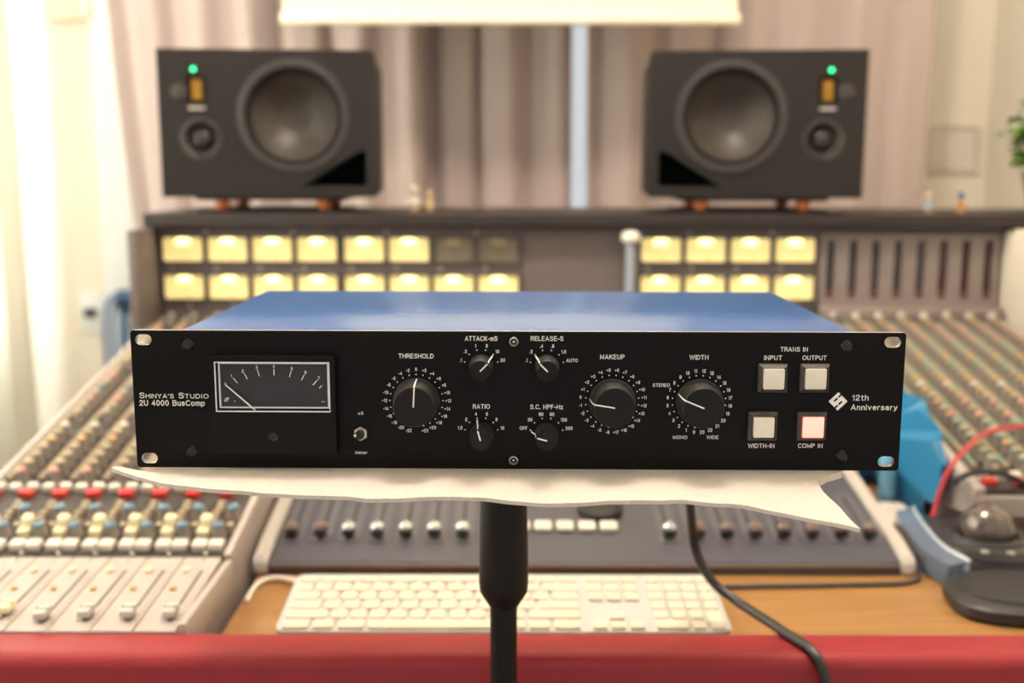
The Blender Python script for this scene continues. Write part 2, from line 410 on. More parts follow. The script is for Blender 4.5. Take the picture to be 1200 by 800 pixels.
# ------------------------------------------------------------------ lettering (flat print)
def crv(pts, n=5): return [(p.x, p.y) for p in smooth_path([(x, y, 0) for x, y in pts], n)]
def ring(cx, cy, rx, ry, a0=0, a1=360, n=20): return [(cx + rx * math.cos(R(a0 + (a1 - a0) * k / n)), cy + ry * math.sin(R(a0 + (a1 - a0) * k / n))) for k in range(n + 1)]
XH = .70
GL = {
 ' ': (.20, []), "'": (.02, [[(.01, 1), (.01, .72)]]), '.': (.03, [[(.015, .0), (.015, .06)]]), '-': (.26, [[(0, .40), (.26, .40)]]), '+': (.44, [[(0, .44), (.44, .44)], [(.22, .66), (.22, .22)]]),
 'A': (.64, [[(0, 0), (.32, 1), (.64, 0)], [(.12, .30), (.52, .30)]]),
 'B': (.54, [[(0, 0), (0, 1)], [(0, 1), (.30, 1)] + ring(.30, .77, .20, .23, 90, -90, 8) + [(0, .54)], [(0, .54), (.30, .54)] + ring(.31, .27, .23, .27, 90, -90, 8) + [(0, 0)]]),
 'C': (.60, [ring(.34, .5, .34, .5, 42, 318, 20)]),
 'D': (.58, [[(0, 0), (0, 1), (.24, 1)] + ring(.24, .5, .34, .5, 90, -90, 14) + [(0, 0)]]),
 'E': (.48, [[(.48, 1), (0, 1), (0, 0), (.48, 0)], [(0, .53), (.43, .53)]]),
 'F': (.46, [[(.46, 1), (0, 1), (0, 0)], [(0, .50), (.40, .50)]]),
 'H': (.56, [[(0, 0), (0, 1)], [(.56, 0), (.56, 1)], [(0, .53), (.56, .53)]]),
 'I': (.02, [[(.01, 0), (.01, 1)]]),
 'K': (.56, [[(0, 0), (0, 1)], [(.54, 1), (0, .38)], [(.18, .58), (.56, 0)]]),
 'L': (.44, [[(0, 1), (0, 0), (.44, 0)]]),
 'M': (.68, [[(0, 0), (0, 1), (.34, .12), (.68, 1), (.68, 0)]]),
 'N': (.56, [[(0, 0), (0, 1), (.56, 0), (.56, 1)]]),
 'O': (.70, [ring(.35, .5, .35, .5, 0, 360, 24)]),
 'P': (.50, [[(0, 0), (0, 1), (.26, 1)] + ring(.26, .73, .25, .27, 90, -90, 10) + [(0, .46)]]),
 'R': (.54, [[(0, 0), (0, 1), (.28, 1)] + ring(.28, .75, .24, .25, 90, -90, 10) + [(0, .50)], [(.28, .50)] + crv([(.44, .42), (.50, .22), (.54, 0)], 3)]),
 'S': (.56, [crv([(.53, .80), (.44, .95), (.27, 1.0), (.10, .94), (.03, .76), (.10, .62), (.28, .53), (.47, .42), (.55, .24), (.46, .06), (.27, 0), (.10, .05), (.01, .20)], 3)]),
 'T': (.56, [[(0, 1), (.56, 1)], [(.28, 1), (.28, 0)]]),
 'U': (.54, [[(0, 1), (0, .28)] + ring(.27, .27, .27, .27, 180, 360, 10) + [(.54, 1)]]),
 'W': (.84, [[(0, 1), (.20, 0), (.42, .92), (.64, 0), (.84, 1)]]),
 'Y': (.58, [[(0, 1), (.29, .44), (.58, 1)], [(.29, .44), (.29, 0)]]),
 '0': (.46, [ring(.23, .5, .23, .5, 0, 360, 20)]), '1': (.22, [[(0, .74), (.12, .80), (.20, 1), (.20, 0)]]),
 '2': (.46, [crv([(.01, .70), (.05, .90), (.23, 1), (.41, .90), (.44, .70), (.30, .44), (.08, .20), (0, 0)], 3) + [(.46, 0)]]),
 '3': (.46, [crv([(.02, .78), (.08, .94), (.23, 1), (.39, .92), (.42, .75), (.34, .58), (.18, .54)], 3), crv([(.18, .54), (.38, .50), (.46, .28), (.38, .07), (.22, 0), (.06, .07), (0, .25)], 3)]),
 '4': (.48, [[(.36, 0), (.36, 1), (0, .30), (.48, .30)]]),
 '5': (.46, [[(.42, 1), (.08, 1)] + crv([(.04, .50), (.24, .62), (.42, .52), (.46, .30), (.38, .08), (.21, 0), (.05, .07), (0, .22)], 3)]),
 '6': (.46, [crv([(.43, .80), (.36, .95), (.23, 1), (.06, .86), (0, .50), (.03, .20)], 3), ring(.23, .31, .23, .31, 0, 360, 18)]),
 '7': (.44, [[(0, 1), (.44, 1)] + crv([(.28, .66), (.16, .32), (.12, 0)], 3)]),
 '8': (.46, [ring(.23, .77, .19, .23, 0, 360, 16), ring(.23, .27, .23, .27, 0, 360, 18)]),
 '9': (.46, [ring(.23, .69, .23, .31, 0, 360, 18), crv([(.46, .66), (.45, .30), (.34, .05), (.20, 0), (.05, .10), (.02, .20)], 3)]),
 'x': (.42, [[(0, 0), (.42, XH)], [(0, XH), (.42, 0)]]),
 'e': (.46, [[(0, .37), (.46, .37)] + ring(.23, .35, .23, .35, 4, 310, 18)]),
 't': (.26, [[(.10, .92), (.10, .12), (.16, 0), (.26, 0)], [(0, XH), (.26, XH)]]),
 'r': (.26, [[(0, 0), (0, XH)], crv([(0, .44), (.08, .62), (.26, XH)], 3)]),
 'h': (.40, [[(0, 0), (0, 1)], [(0, .42)] + ring(.20, .48, .20, .22, 160, 0, 8) + [(.40, 0)]]),
 'n': (.40, [[(0, 0), (0, XH)], [(0, .42)] + ring(.20, .48, .20, .22, 160, 0, 8) + [(.40, 0)]]),
 'm': (.66, [[(0, 0), (0, XH)], [(0, .42)] + ring(.165, .50, .165, .20, 160, 0, 8) + [(.33, 0)], [(.33, .45)] + ring(.495, .50, .165, .20, 160, 0, 8) + [(.66, 0)]]),
 'i': (.02, [[(.01, 0), (.01, XH)], [(.01, .92), (.01, 1)]]),
 'v': (.44, [[(0, XH), (.22, 0), (.44, XH)]]),
 'y': (.44, [[(0, XH), (.22, .04)], [(.44, XH), (.20, -.10), (.12, -.24), (.02, -.24)]]),
 's': (.40, [crv([(.38, .54), (.30, .67), (.19, .70), (.05, .64), (.03, .50), (.19, .38), (.36, .28), (.38, .12), (.28, .02), (.18, 0), (.05, .05), (0, .18)], 3)]),
 'a': (.42, [crv([(.03, .52), (.08, .66), (.20, XH), (.34, .66), (.38, .50)], 3) + [(.38, .10), (.42, 0)], ring(.18, .19, .18, .19, 60, 330, 14), [(.27, .36), (.38, .42)]]),
 'u': (.40, [[(0, XH), (0, .22)] + ring(.19, .20, .19, .20, 180, 340, 8) + [(.40, .22)], [(.40, XH), (.40, 0)]]),
 'o': (.48, [ring(.24, .35, .24, .35, 0, 360, 18)]),
 'p': (.46, [[(0, -.26), (0, XH)], ring(.23, .35, .23, .35, 0, 360, 18)]),
 'z': (.38, [[(0, XH), (.36, XH), (0, 0), (.38, 0)]]),
}
def stroke(pts, w):
    """flat ribbon of width w along a polyline, mitred"""
    P = [Vector(p) for p in pts]
    P = [p for k, p in enumerate(P) if k == 0 or (p - P[k - 1]).length > 1e-5]
    n = len(P); L, Rt = [], []
    shut = (P[0] - P[-1]).length < 1e-4
    for k in range(n):
        d0 = (P[k] - P[k - 1]).normalized() if k else ((P[0] - P[-2]).normalized() if shut else (P[1] - P[0]).normalized())
        d1 = (P[k + 1] - P[k]).normalized() if k < n - 1 else ((P[1] - P[0]).normalized() if shut else d0)
        n0, n1 = Vector((-d0.y, d0.x)), Vector((-d1.y, d1.x))
        m = n0 + n1
        m = n0 if m.length < 1e-4 else m.normalized()
        k_ = w / 2 / max(.45, m.dot(n0))
        e = Vector((0, 0)) if 0 < k < n - 1 or shut else (d1 * -w / 2 * .9 if k == 0 else d0 * w / 2 * .9)
        L.append(P[k] + m * k_ + e); Rt.append(P[k] - m * k_ + e)
    vs = L + Rt
    return vs, [(k, k + 1, n + k + 1, n + k) for k in range(n - 1)]
def put_text(b, s, x, z, cap, width=None, align='C', weight=.150, y=-0.00012, m='print_white', cond=1.0):
    """text with capital height cap, centred (or aligned) at x, vertical middle of capitals at z, facing -Y"""
    gap = weight + .13
    tot = sum(GL[c][0] for c in s) + gap * (len(s) - 1)
    kz = cap * (1 - weight)
    kx = (width - weight * cap) / tot if width and tot > .05 else cap * cond
    full = tot * kx + weight * cap
    ox = (x - full / 2 if align == 'C' else (x if align == 'L' else x - full)) + weight * cap / 2
    for c in s:
        gw, lines = GL[c]
        for ln in lines:
            vs, fs = stroke([(ox + px * kx, z + (py - .5) * kz) for px, py in ln], weight * cap)
            b.add([Vector((v.x, y, v.y)) for v in vs], fs, m)
        ox += (gw + gap) * kx

SCALE_THR = [('%+d' % v) if v else '0' for v in range(-22, 23, 2)]
SCALE_MAK = [('%+d' % v) if v else '0' for v in range(-6, 18)]
SCALE_WID = [str(v) for v in range(24)]
SMALL = {'ATTACK-mS': ['.1', '.3', '1', '3', '10', '30'], 'RELEASE-S': ['.1', '.2', '.4', '.8', '1.6', 'AUTO'],
         'RATIO': ['1.5', '2', '4', '6', '8', '10'], 'S.C. HPF-Hz': ['OFF', '30', '60', '90', '130', '200']}

# ================================================================== THE ROOM
YB, XL, XR, ZC = 2.95, -1.45, 1.30, 2.75
def struct(name, b, m, **k):
    o = b.build(name, m=m, **k)
    o['kind'] = 'structure'
    return o
b = B(); b.box(XL - .1, XR + .1, -1.2, YB + .1, -.08, 0.0); struct('floor', b, 'floor_wood')
b = B(); b.box(XL - .1, XR + .1, -1.2, YB + .1, ZC, ZC + .08); struct('ceiling', b, 'ceiling_paint')
b = B()
b.plate([(XL, 0), (XR, 0), (XR, ZC), (XL, ZC)], [[(-.55, .85), (.75, .85), (.75, 2.2), (-.55, 2.2)]], YB, YB + .1)
struct('wall_back', b, 'wall_paint')
b = B()
mt = Matrix(((0, 1, 0, 0), (1, 0, 0, 0), (0, 0, 1, 0), (0, 0, 0, 1)))
b.plate([(-1.2, 0), (YB + .1, 0), (YB + .1, ZC), (-1.2, ZC)], [[(.45, .75), (2.7, .75), (2.7, 2.35), (.45, 2.35)]], XL - .1, XL, mtx=mt)
struct('wall_left', b, 'wall_paint')
b = B(); b.box(XR, XR + .1, -1.2, YB + .1, 0, ZC); struct('wall_right', b, 'wall_paint')
# window in the back wall, behind the curtains
b = B()
b.plate([(-.55, .85), (.75, .85), (.75, 2.2), (-.55, 2.2)], [[(-.50, .90), (.08, .90), (.08, 2.15), (-.50, 2.15)], [(.13, .90), (.70, .90), (.70, 2.15), (.13, 2.15)]], YB + .01, YB + .07)
w = struct('window_1', b, 'trim_paint')
for x0, x1 in ((-.50, .08), (.13, .70)):
    b = B(); b.box(x0, x1, YB + .035, YB + .041, .90, 2.15); b.build('pane', w, m='glass')
b = B()
b.plate([(.45, .75), (2.7, .75), (2.7, 2.35), (.45, 2.35)], [[(.50, .80), (1.55, .80), (1.55, 2.30), (.50, 2.30)], [(1.60, .80), (2.65, .80), (2.65, 2.30), (1.60, 2.30)]], XL - .07, XL - .02, mtx=mt)
w = struct('window_2', b, 'trim_paint')
for y0, y1 in ((.50, 1.55), (1.60, 2.65)):
    b = B(); b.box(XL - .05, XL - .044, y0, y1, .80, 2.30); b.build('pane', w, m='glass')
b = B(); b.box(-1.13, -1.00, YB - .03, YB, .09, ZC, bevel=.004); struct('trim_1', b, 'trim_paint')
b = B(); b.box(XL, XR, YB - .015, YB, 0, .09); struct('baseboard_back', b, 'trim_paint')

# the room's ceiling light, above the picture: it throws the screen's shadow on the curtains and the unit's on the armrest
pl = bpy.data.lights.new('ceiling_lamp_offscreen', 'POINT'); pl.energy = 72; pl.color = (1.0, 0.87, 0.72); pl.shadow_soft_size = .13
plo = bpy.data.objects.new('ceiling_lamp_offscreen', pl); COL.objects.link(plo); plo.location = (0.10, 1.05, ZC - .20)

# ------------------------------------------------------------------ curtains and screen
def curtain(name, xtop0, xtop1, xbot0, xbot1, y, z0, z1, folds, amp, m, label, seed, bow=0.0, group=None, thick=.004):
    rnd = random.Random(seed)
    nx, nz = folds * 10, 14
    ph = [rnd.uniform(-.5, .5) for _ in range(folds + 2)]
    am = [rnd.uniform(.55, 1.2) for _ in range(folds + 2)]
    verts, faces = [], []
    for side in (0, 1):
        for j in range(nz + 1):
            tz = j / nz
            z = z0 + (z1 - z0) * tz
            for i in range(nx + 1):
                tx = i / nx
                a = xbot0 + (xtop0 - xbot0) * tz + bow * math.sin(PI * tz)
                c = xbot1 + (xtop1 - xbot1) * tz
                k = int(tx * folds)
                f = tx * folds * 2 * PI + ph[k] * math.sin(PI * (tx * folds - k))
                loose = 1.0 - .25 * tz
                yy = y + amp * am[k] * math.sin(f) * loose + .25 * amp * math.sin(2.3 * f + 1.7 * tz + seed)
                xx = a + (c - a) * tx + .35 * amp * math.cos(f) * (1 if 0 < i < nx else 0)
                verts.append(Vector((xx, yy + side * thick, z)))
    row = nx + 1; N = (nz + 1) * row
    for side in (0, 1):
        for j in range(nz):
            for i in range(nx):
                q = (side * N + j * row + i, side * N + j * row + i + 1, side * N + (j + 1) * row + i + 1, side * N + (j + 1) * row + i)
                faces.append(q if side == 0 else q[::-1])
    for j in range(nz):
        for i in (0, nx):
            faces.append((j * row + i, (j + 1) * row + i, N + (j + 1) * row + i, N + j * row + i))
    for i in range(nx):
        for j in (0, nz):
            faces.append((j * row + i, j * row + i + 1, N + j * row + i + 1, N + j * row + i))
    b = B(); b.add(verts, faces, m)
    return tag(b.build(name, angle=80), label, 'curtain', group)

curtain('curtain', -.99, -.215, -.80, -.215, 2.60, .02, 2.55, 6, .019, 'curtain_cloth', 'mauve-beige curtain with a bowed free edge against the white wall trim', 3, bow=-.045)
curtain('curtain', -.235, .143, -.235, .150, 2.66, .02, 2.55, 3, .019, 'curtain_cloth', 'mauve-beige curtain hanging under the screen beside the bright slit', 8)
curtain('curtain', .172, 1.02, .190, 1.00, 2.62, .02, 2.55, 6, .019, 'curtain_cloth', 'mauve-beige curtain behind the speaker beside the potted plant', 5)
cs = curtain('sheer_curtain', .35, 2.86, .35, 2.86, 0, .03, 2.55, 16, .020, 'sheer_cloth', 'white sheer curtain glowing with daylight over the side window', 11, thick=.002)
cs.rotation_euler = (0, 0, R(90)); cs.location = (-1.315, 0, 0)
# curtain rail across the back, and one over the side window
for name, p0, p1, lab in (('curtain_rail', (-1.05, 2.64, 2.58), (1.10, 2.64, 2.58), 'white curtain rail over the mauve-beige curtains'),
                          ('curtain_rail', (-1.315, .3, 2.58), (-1.315, 2.88, 2.58), 'white curtain rail over the sheer curtain')):
    b = B(); b.tube([p0, p1], .014); o = tag(b.build(name, m='trim_paint'), lab, 'curtain rail')

t = empty('projection_screen', (-.005, 2.30, 1.510), label='cream projection screen hanging in front of the curtains', cat='screen')
b = B(); b.box(-.476, .476, .003, .005, .02, 1.0); b.build('sheet', t, m='screen_cloth')
b = B(); b.box(-.484, .484, -.008, .016, 0, .022, bevel=.005); b.build('bottom_bar', t, m='screen_bar')
b = B(); b.box(-.50, .50, -.04, .05, 1.0, 1.09, bevel=.01); b.build('housing', t, m='screen_bar')
b = B(); b.box(-.47, -.45, -.01, .02, 1.085, ZC - 1.510); b.box(.45, .47, -.01, .02, 1.085, ZC - 1.510); b.build('hanger', t, m='screen_bar')

# small box high on the white wall
t = empty('wall_control_box', (-1.180, YB, 1.603), label='cream control box fixed high on the white wall', cat='control box')
b = B(); b.box(-.066, .066, -.035, 0, 0, .13, bevel=.008); b.build('cover', t, m='screen_cloth')
b = B(); b.box(.035, .055, -.037, -.03, .02, .055, bevel=.002); b.build('switch', t, m='trim_paint')
# socket and hanging blue cables low on that wall
t = empty('wall_socket', (-1.178, YB, .815), label='white wall socket with a small dark plug beside the blue cables', cat='socket')
b = B(); b.box(-.035, .035, -.010, 0, -.06, .06, bevel=.004); b.build('plate', t, m='trim_paint')
b = B(); b.box(-.014, .014, -.035, -.008, -.012, .012, bevel=.004); b.build('plug', t, m='plug_dark')
for i in range(3):
    dx = (-.030, 0, .030)[i]; lo = (.56, .62, .50)[i]; yk = YB - .05 - .018 * i
    b = B()
    b.tube(smooth_path([(-1.092 + dx, yk, lo), (-1.100 + dx, yk, .72), (-1.095 + dx, yk, .82), (-1.078 + dx * .7, yk, .866), (-1.056 + dx * .7, yk, .860), (-1.043 + dx, yk, .80), (-1.045 + dx, yk, .70), (-1.04 + dx, yk, lo + .03)], 6), .0048, 'cable_blue')
    tag(b.build('looped_cable'), 'blue cable on the wall hook, ' + ('the loop against the wall', 'the middle loop and the shortest', 'the outer loop hanging lowest')[i], 'cable', 'blue cables on the wall hook')
b = B(); b.tube([(-1.067, YB - .028, .848), (-1.067, YB - .105, .848), (-1.067, YB - .112, .862)], .007, 'plug_dark'); b.box(-1.095, -1.040, YB - .034, YB - .028, .815, .880, 'plug_dark', bevel=.002)
tag(b.build('wall_hook'), 'dark hook on the white trim holding the blue cables', 'hook')

t = empty('wall_notice', (1.205, YB, 1.205), label='pale notice in a thin frame on the beige wall beside the plant', cat='picture')
b = B(); b.plate([(-.07, 0), (.07, 0), (.07, .125), (-.07, .125)], [[(-.062, .008), (.062, .008), (.062, .117), (-.062, .117)]], -.014, 0); b.build('frame', t, m='paper_frame')
b = B(); b.box(-.063, .063, -.008, -.002, .007, .118); b.build('sheet', t, m='paper')

# ================================================================== THE CONSOLE
SL = 0.19                                     # slope of the channel modules
AL = math.atan(SL)
def plane_z(y): return .810 + SL * (y - 1.04)

con = empty('mixing_console', (0, 1.40, 0), label='large grey mixing console with banks of coloured knobs and a red padded armrest', cat='mixing console')
def cpart(b, name, m=None, parent=con, loc=(0, 0, 0), rot=(0, 0, 0)):
    return b.build(name, parent, (loc[0], loc[1] - 1.40, loc[2]), rot, m=m)

def body(x0, x1, yf, zf, name, overhang=False):
    prof = [(yf, zf), (max(1.04, yf + .004), plane_z(max(1.04, yf + .004)) - .007), (1.80, plane_z(1.80) - .007), (2.06, plane_z(1.80) - .007), (2.06, .45), (yf + .04, .45), (yf, .62)]
    if overhang: prof[-2:] = [(yf + .12, .45), (yf + .10, .79), (yf, zf - .022)]
    b = B()
    n = len(prof)
    b.add([Vector((x0, y, z)) for y, z in prof] + [Vector((x1, y, z)) for y, z in prof],
          [tuple(range(n)), tuple(range(2 * n - 1, n - 1, -1))] + [(k, (k + 1) % n, n + (k + 1) % n, n + k) for k in range(n)])
    return cpart(b, name, 'console_frame')
body(-.612, -.288, .882, .793, 'frame')
body(.540, .8325, 1.182, plane_z(1.182) - .007, 'frame', True)
for x0, x1 in ((-.62, -.54), (-.38, -.30), (.56, .64), (.745, .825)):
    b = B(); b.box(x0, x1, 1.35, 1.95, 0.0, .46, bevel=.01); cpart(b, 'pedestal', 'console_frame')
b = B(); b.box(-.30, .56, 1.30, 1.36, .45, .72); cpart(b, 'cross_beam', 'console_frame')
# wooden desk between the banks, with a sloping blank panel at its back
b = B(); b.box(-.276, .90, .882, 1.212, .746, .768, bevel=.002); b.box(-.276, .532, 1.205, 1.52, .746, .768, bevel=.002); cpart(b, 'desk_top', 'desk_wood')
b = B()
pr = [(1.50, .766), (1.80, plane_z(1.80)), (1.80, .60), (1.50, .60)]
b.add([Vector((-.284, y, z)) for y, z in pr] + [Vector((.536, y, z)) for y, z in pr], [(0, 1, 2, 3), (7, 6, 5, 4)] + [(k, (k + 1) % 4, 4 + (k + 1) % 4, 4 + k) for k in range(4)])
cpart(b, 'centre_panel', 'module_dark')
# rails along the bank edges
def rail(x0, x1, y0, y1, up=.004):
    b = B()
    L = math.hypot(y1 - y0, plane_z(y1) - plane_z(y0))
    b.box(x0, x1, 0, L, -.012, up, bevel=.0015)
    cpart(b, 'side_rail', 'console_grey', loc=(0, y0, plane_z(y0)), rot=(AL, 0, 0))
rail(-.2965, -.2885, 1.04, 1.795); rail(-.612, -.6025, 1.04, 1.795, .003); rail(.5365, .5495, 1.184, 1.795); rail(.8175, .8325, 1.184, 1.795)
b = B(); b.box(-.2945, -.2870, .882, 1.04, .775, .808, bevel=.002); cpart(b, 'side_rail', 'console_grey')

# red padded armrest
b = B()
prof = [(.8815, .770), (.8815, .7985)]
prof += [(.876, .8005), (.846, .8005)]
for k in range(1, 7):
    a = R(90 + 15 * k)
    prof.append((.846 + .012 * math.cos(a), .7885 + .012 * math.sin(a)))
prof += [(.833, .72), (.835, .64), (.842, .615), (.8815, .615)]
n = len(prof); xs = [-.80 + i * .1 for i in range(19)]
verts = []; faces = []
for x in xs:
    for (y, z) in prof: verts.append(Vector((x, y, z)))
for i in range(len(xs) - 1):
    for k in range(n):
        k2 = (k + 1) % n
        faces.append((i * n + k, i * n + k2, (i + 1) * n + k2, (i + 1) * n + k))
faces += [tuple(range(n)), tuple((len(xs) - 1) * n + k for k in reversed(range(n)))]
b.add(verts, faces)
o = cpart(b, 'armrest', 'armrest_red'); o['label'] = 'red padded leather armrest'

# control meshes (shared)
def knob_mesh(name, r, h, body_m, cap_m):
    b = B()
    b.lathe([(r * 1.12, 0), (r * 1.12, h * .12), (r, h * .2), (r * .88, h * .86)], body_m, 10)
    b.lathe([(r * .86, h * .84), (r * .84, h * .97), (r * .72, h)], cap_m, 10)
    b.box(-.0006, .0006, r * .1, r * .9, h * .96, h * 1.02, 'cap_white')
    return b.mesh(name, angle=50)
def key_mesh(name, w, d, h, m, bev=.0012):
    b = B(); b.box(-w / 2, w / 2, -d / 2, d / 2, 0, h, m, bevel=bev, seg=1)
    return b.mesh(name, angle=30)
KM = {c: knob_mesh('knob', .0062, .0175, 'knob_grey', 'cap_' + c) for c in ('beige', 'pink', 'blue', 'green', 'orange', 'white')}
KBIG = knob_mesh('knob', .0078, .016, 'knob_grey', 'cap_blue')
KSM = knob_mesh('knob', .0045, .010, 'knob_grey', 'cap_beige')
KEY = key_mesh('push_button', .0085, .0070, .0065, 'cap_beige')
KEYG = key_mesh('push_button', .0085, .0070, .0065, 'cap_green')
KEYW = key_mesh('white_button', .0152, .0140, .0080, 'cap_white')
KEYW2 = key_mesh('white_button', .0130, .0105, .0080, 'cap_white')
KEYR = key_mesh('red_button', .0165, .0100, .0080, 'cap_red')
KEYD = key_mesh('dark_button', .0036, .0032, .0030, 'cap_brown', .0005)
b = B(); b.box(-.0070, .0062, -.0095, .0090, 0, .011, 'cap_cream', bevel=.0015, seg=1); b.box(-.0045, .0075, -.0010, .0110, .009, .021, 'cap_cream', bevel=.0015, seg=1)
BLOCK = b.mesh('selector_block', angle=30)
b = B(); b.lathe([(.0028, 0), (.0028, .0014), (.0016, .0020)], 'steel', 8); SCREW = b.mesh('screw')

def mesh_into(bb, me, x, y, z, rz=0.0):
    base = [bb.mi(m) for m in me.materials]
    ca, sa = math.cos(rz), math.sin(rz)
    vs = [bb.bm.verts.new((x + v.co.x * ca - v.co.y * sa, y + v.co.x * sa + v.co.y * ca, z + v.co.z)) for v in me.vertices]
    for p in me.polygons:
        f = bb.bm.faces.new([vs[k] for k in p.vertices]); f.material_index = base[p.material_index]

def strip(x0, y0, near, far, variant, rnd):
    """one channel module; controls closer than `near` are single objects, the far ones are joined"""
    L = (1.793 - y0) / math.cos(AL)
    b = B(); b.box(.0004, .0377, .001, L, -.006, 0, bevel=.0006, seg=1)
    st = cpart(b, 'channel_module', 'module_dark', loc=(x0, y0, plane_z(y0)), rot=(AL, 0, 0))
    def put(name, me, x, s, z=0.0, rz=0.0): return link(name, me, st, (x, s, z), (0, 0, rz))
    s0 = 0.0
    if variant == 0:
        put('white_button', KEYW, .0105, .016); put('white_button', KEYW, .0275, .016)
        put('selector_block', BLOCK, .0085, .042); put('knob', KBIG, .0235, .040, rz=rnd.uniform(-1, 1)); put('knob', KSM, .0335, .050, rz=rnd.uniform(-1, 1))
        for i in range(5): put('push_button', KEY, .0095 + .0012 * (i % 2), .060 + i * .0115)
        for i in range(6):
            for k in range(2): put('dark_button', KEYD, .0185 + k * .0045, .066 + i * .007)
        put('knob', KBIG, .0305, .078, rz=rnd.uniform(-1, 1))
        put('red_button', KEYR, .0095, .128); put('white_button', KEYW2, .0105, .143, .001); put('white_button', KEYW2, .0285, .143)
        put('screw', SCREW, .019, .005)
        s0 = .165
    else:
        put('white_button', KEYW2, .0095, .030); put('red_button', KEYR, .0095, .014); put('white_button', KEYW2, .0285, .028)
        for i in range(2): put('knob', KSM, .030, .045 + i * .016, rz=rnd.uniform(-1, 1))
        s0 = .055
    caps = ['pink', 'beige', 'beige', 'beige', 'orange', 'beige', 'white', 'green', 'beige', 'beige', 'pink', 'beige', 'blue', 'beige'] if variant == 0 else \
           ['green', 'green', 'orange', 'green', 'beige', 'green', 'pink', 'beige', 'pink', 'beige', 'orange', 'white', 'orange', 'beige']
    rest = B(); any_rest = False
    s, i = s0, 0
    while s < L - .012:
        me = KM[caps[i % len(caps)]]
        rz = rnd.uniform(-2, 2)
        if not (variant == 0 and i % 9 == 7):
            if s < near: put('knob', me, .0275, s, rz=rz)
            else: mesh_into(rest, me, .0275, s, 0, rz); any_rest = True
        s += .0215; i += 1
    s, i = s0 + .004, 0
    while s < L - .008:
        me = KEYG if (variant == 1 and i % 5 in (1, 2)) else KEY
        if s < far: put('push_button', me, .0100, s)
        else: mesh_into(rest, me, .0100, s, 0); any_rest = True
        s += .0115; i += 1
    if any_rest:
        o = rest.build('far_controls', st, angle=40); o['kind'] = 'stuff'
    else: rest.bm.free()

rnd = random.Random(5)
for k in range(8): strip(-.602 + k * .0381, 1.042, .42, .29, 0, rnd)
for k in range(7): strip(.550 + k * .0381, 1.186, .24, .14, 1, rnd)

# fader panels in front of the first bank
FT = math.atan2(.010, .158)
b = B(); b.box(-.0032, .0032, -.0045, .0045, .0, .004, 'slot_black'); b.box(-.0058, .0058, -.0095, .0095, .003, .0105, 'fader_grey', bevel=.002); b.box(-.0058, .0058, -.0006, .0006, .0098, .0109, 'slot_black')
FCAP = b.mesh('fader_cap', angle=30)
b = B(); b.box(-.0032, .0032, -.0045, .0045, .0, .004, 'slot_black'); b.box(-.0058, .0058, -.0095, .0095, .003, .0105, 'cap_cream', bevel=.002); b.box(-.0058, .0058, -.0006, .0006, .0098, .0109, 'slot_black')
FCAPC = b.mesh('fader_cap', angle=30)
b = B(); b.box(-.0009, .0009, 0, .104, .0001, .0006); SLOT = b.mesh('fader_slot', 'slot_black')
FKEY1 = key_mesh('small_button', .0062, .0075, .004, 'cap_cream'); FKEY2 = key_mesh('small_button', .0058, .0058, .003, 'cap_orange')
b = B()
for i in range(13): b.box(-.0016, .0016, i * .008, i * .008 + .0005, .0001, .0004)
TICK = b.mesh('scale_marks', 'module_dark')
for k in range(8):
    b = B(); b.box(.0005, .0376, 0, .157, -.006, 0, bevel=.0007, seg=1)
    fp = cpart(b, 'fader_panel', 'console_grey', loc=(-.602 + k * .0381, .883, .8005), rot=(FT, 0, 0))
    link('fader_slot', SLOT, fp, (.0265, .020, 0))
    link('scale_marks', TICK, fp, (.0335, .022, 0))
    link('fader_cap', FCAPC if k == 3 else FCAP, fp, (.0265, (.030, .024, .027, .034, .022, .026, .026, .026)[k], 0))
    link('small_button', FKEY1, fp, (.0120, .122, 0)); link('small_button', FKEY2, fp, (.0105, .082, 0))
    link('screw', SCREW, fp, (.019, .150, 0))
# plain fader tray at the other bank
b = B(); b.box(.605, .880, .884, 1.178, .767, .805, bevel=.002); tr = cpart(b, 'fader_tray', 'console_grey')
for k in range(6):
    b = B(); b.box(.618 + k * .0381, .621 + k * .0381, .93, 1.16, .8048, .8056); b.build('fader_slot', tr, m='slot_black')

# ================================================================== METER BRIDGE
YF = 1.800
br = empty('meter_bridge', (0.13, 1.93, plane_z(1.80) - .007), label='long meter bridge with rows of lit yellow meters under a dark shelf', cat='meter bridge')
BZ = br.location.z
def bpart(b, name, m=None, parent=br, loc=(0, 0, 0)):
    if parent is br:
        loc = (loc[0] - .13, loc[1] - 1.93, loc[2] - BZ)
    return b.build(name, parent, loc, m=m)
b = B(); b.box(-.606, .832, YF + .006, 2.05, BZ, 1.110); bpart(b, 'housing', 'bridge_grey')
b = B(); b.box(-.616, 1.08, 1.772, 2.10, 1.1095, 1.134, bevel=.003); bpart(b, 'shelf', 'bridge_shelf')
b = B(); b.box(-.618, -.602, 1.70, 2.05, BZ + .002, 1.1095, bevel=.003); bpart(b, 'end_cheek', 'bridge_grey')
b = B(); b.box(.834, .905, 1.50, 2.05, BZ - .02, 1.1095, bevel=.012); bpart(b, 'end_cheek', 'cheek_cream')
b = B(); b.box(.836, .90, 1.44, 2.04, BZ - .085, BZ - .019, bevel=.004); bpart(b, 'cheek_foot', 'cheek_dark')
panels = [(-.598, -.296), (-.294, .012), (.014, .205), (.207, .518)]
pobj = []
for i, (x0, x1) in enumerate(panels):
    b = B(); b.box(x0, x1, YF, YF + .007, BZ + .004, 1.108, bevel=.0015, seg=1); pobj.append(bpart(b, 'meter_panel' if i != 2 else 'blank_panel', 'bridge_grey'))
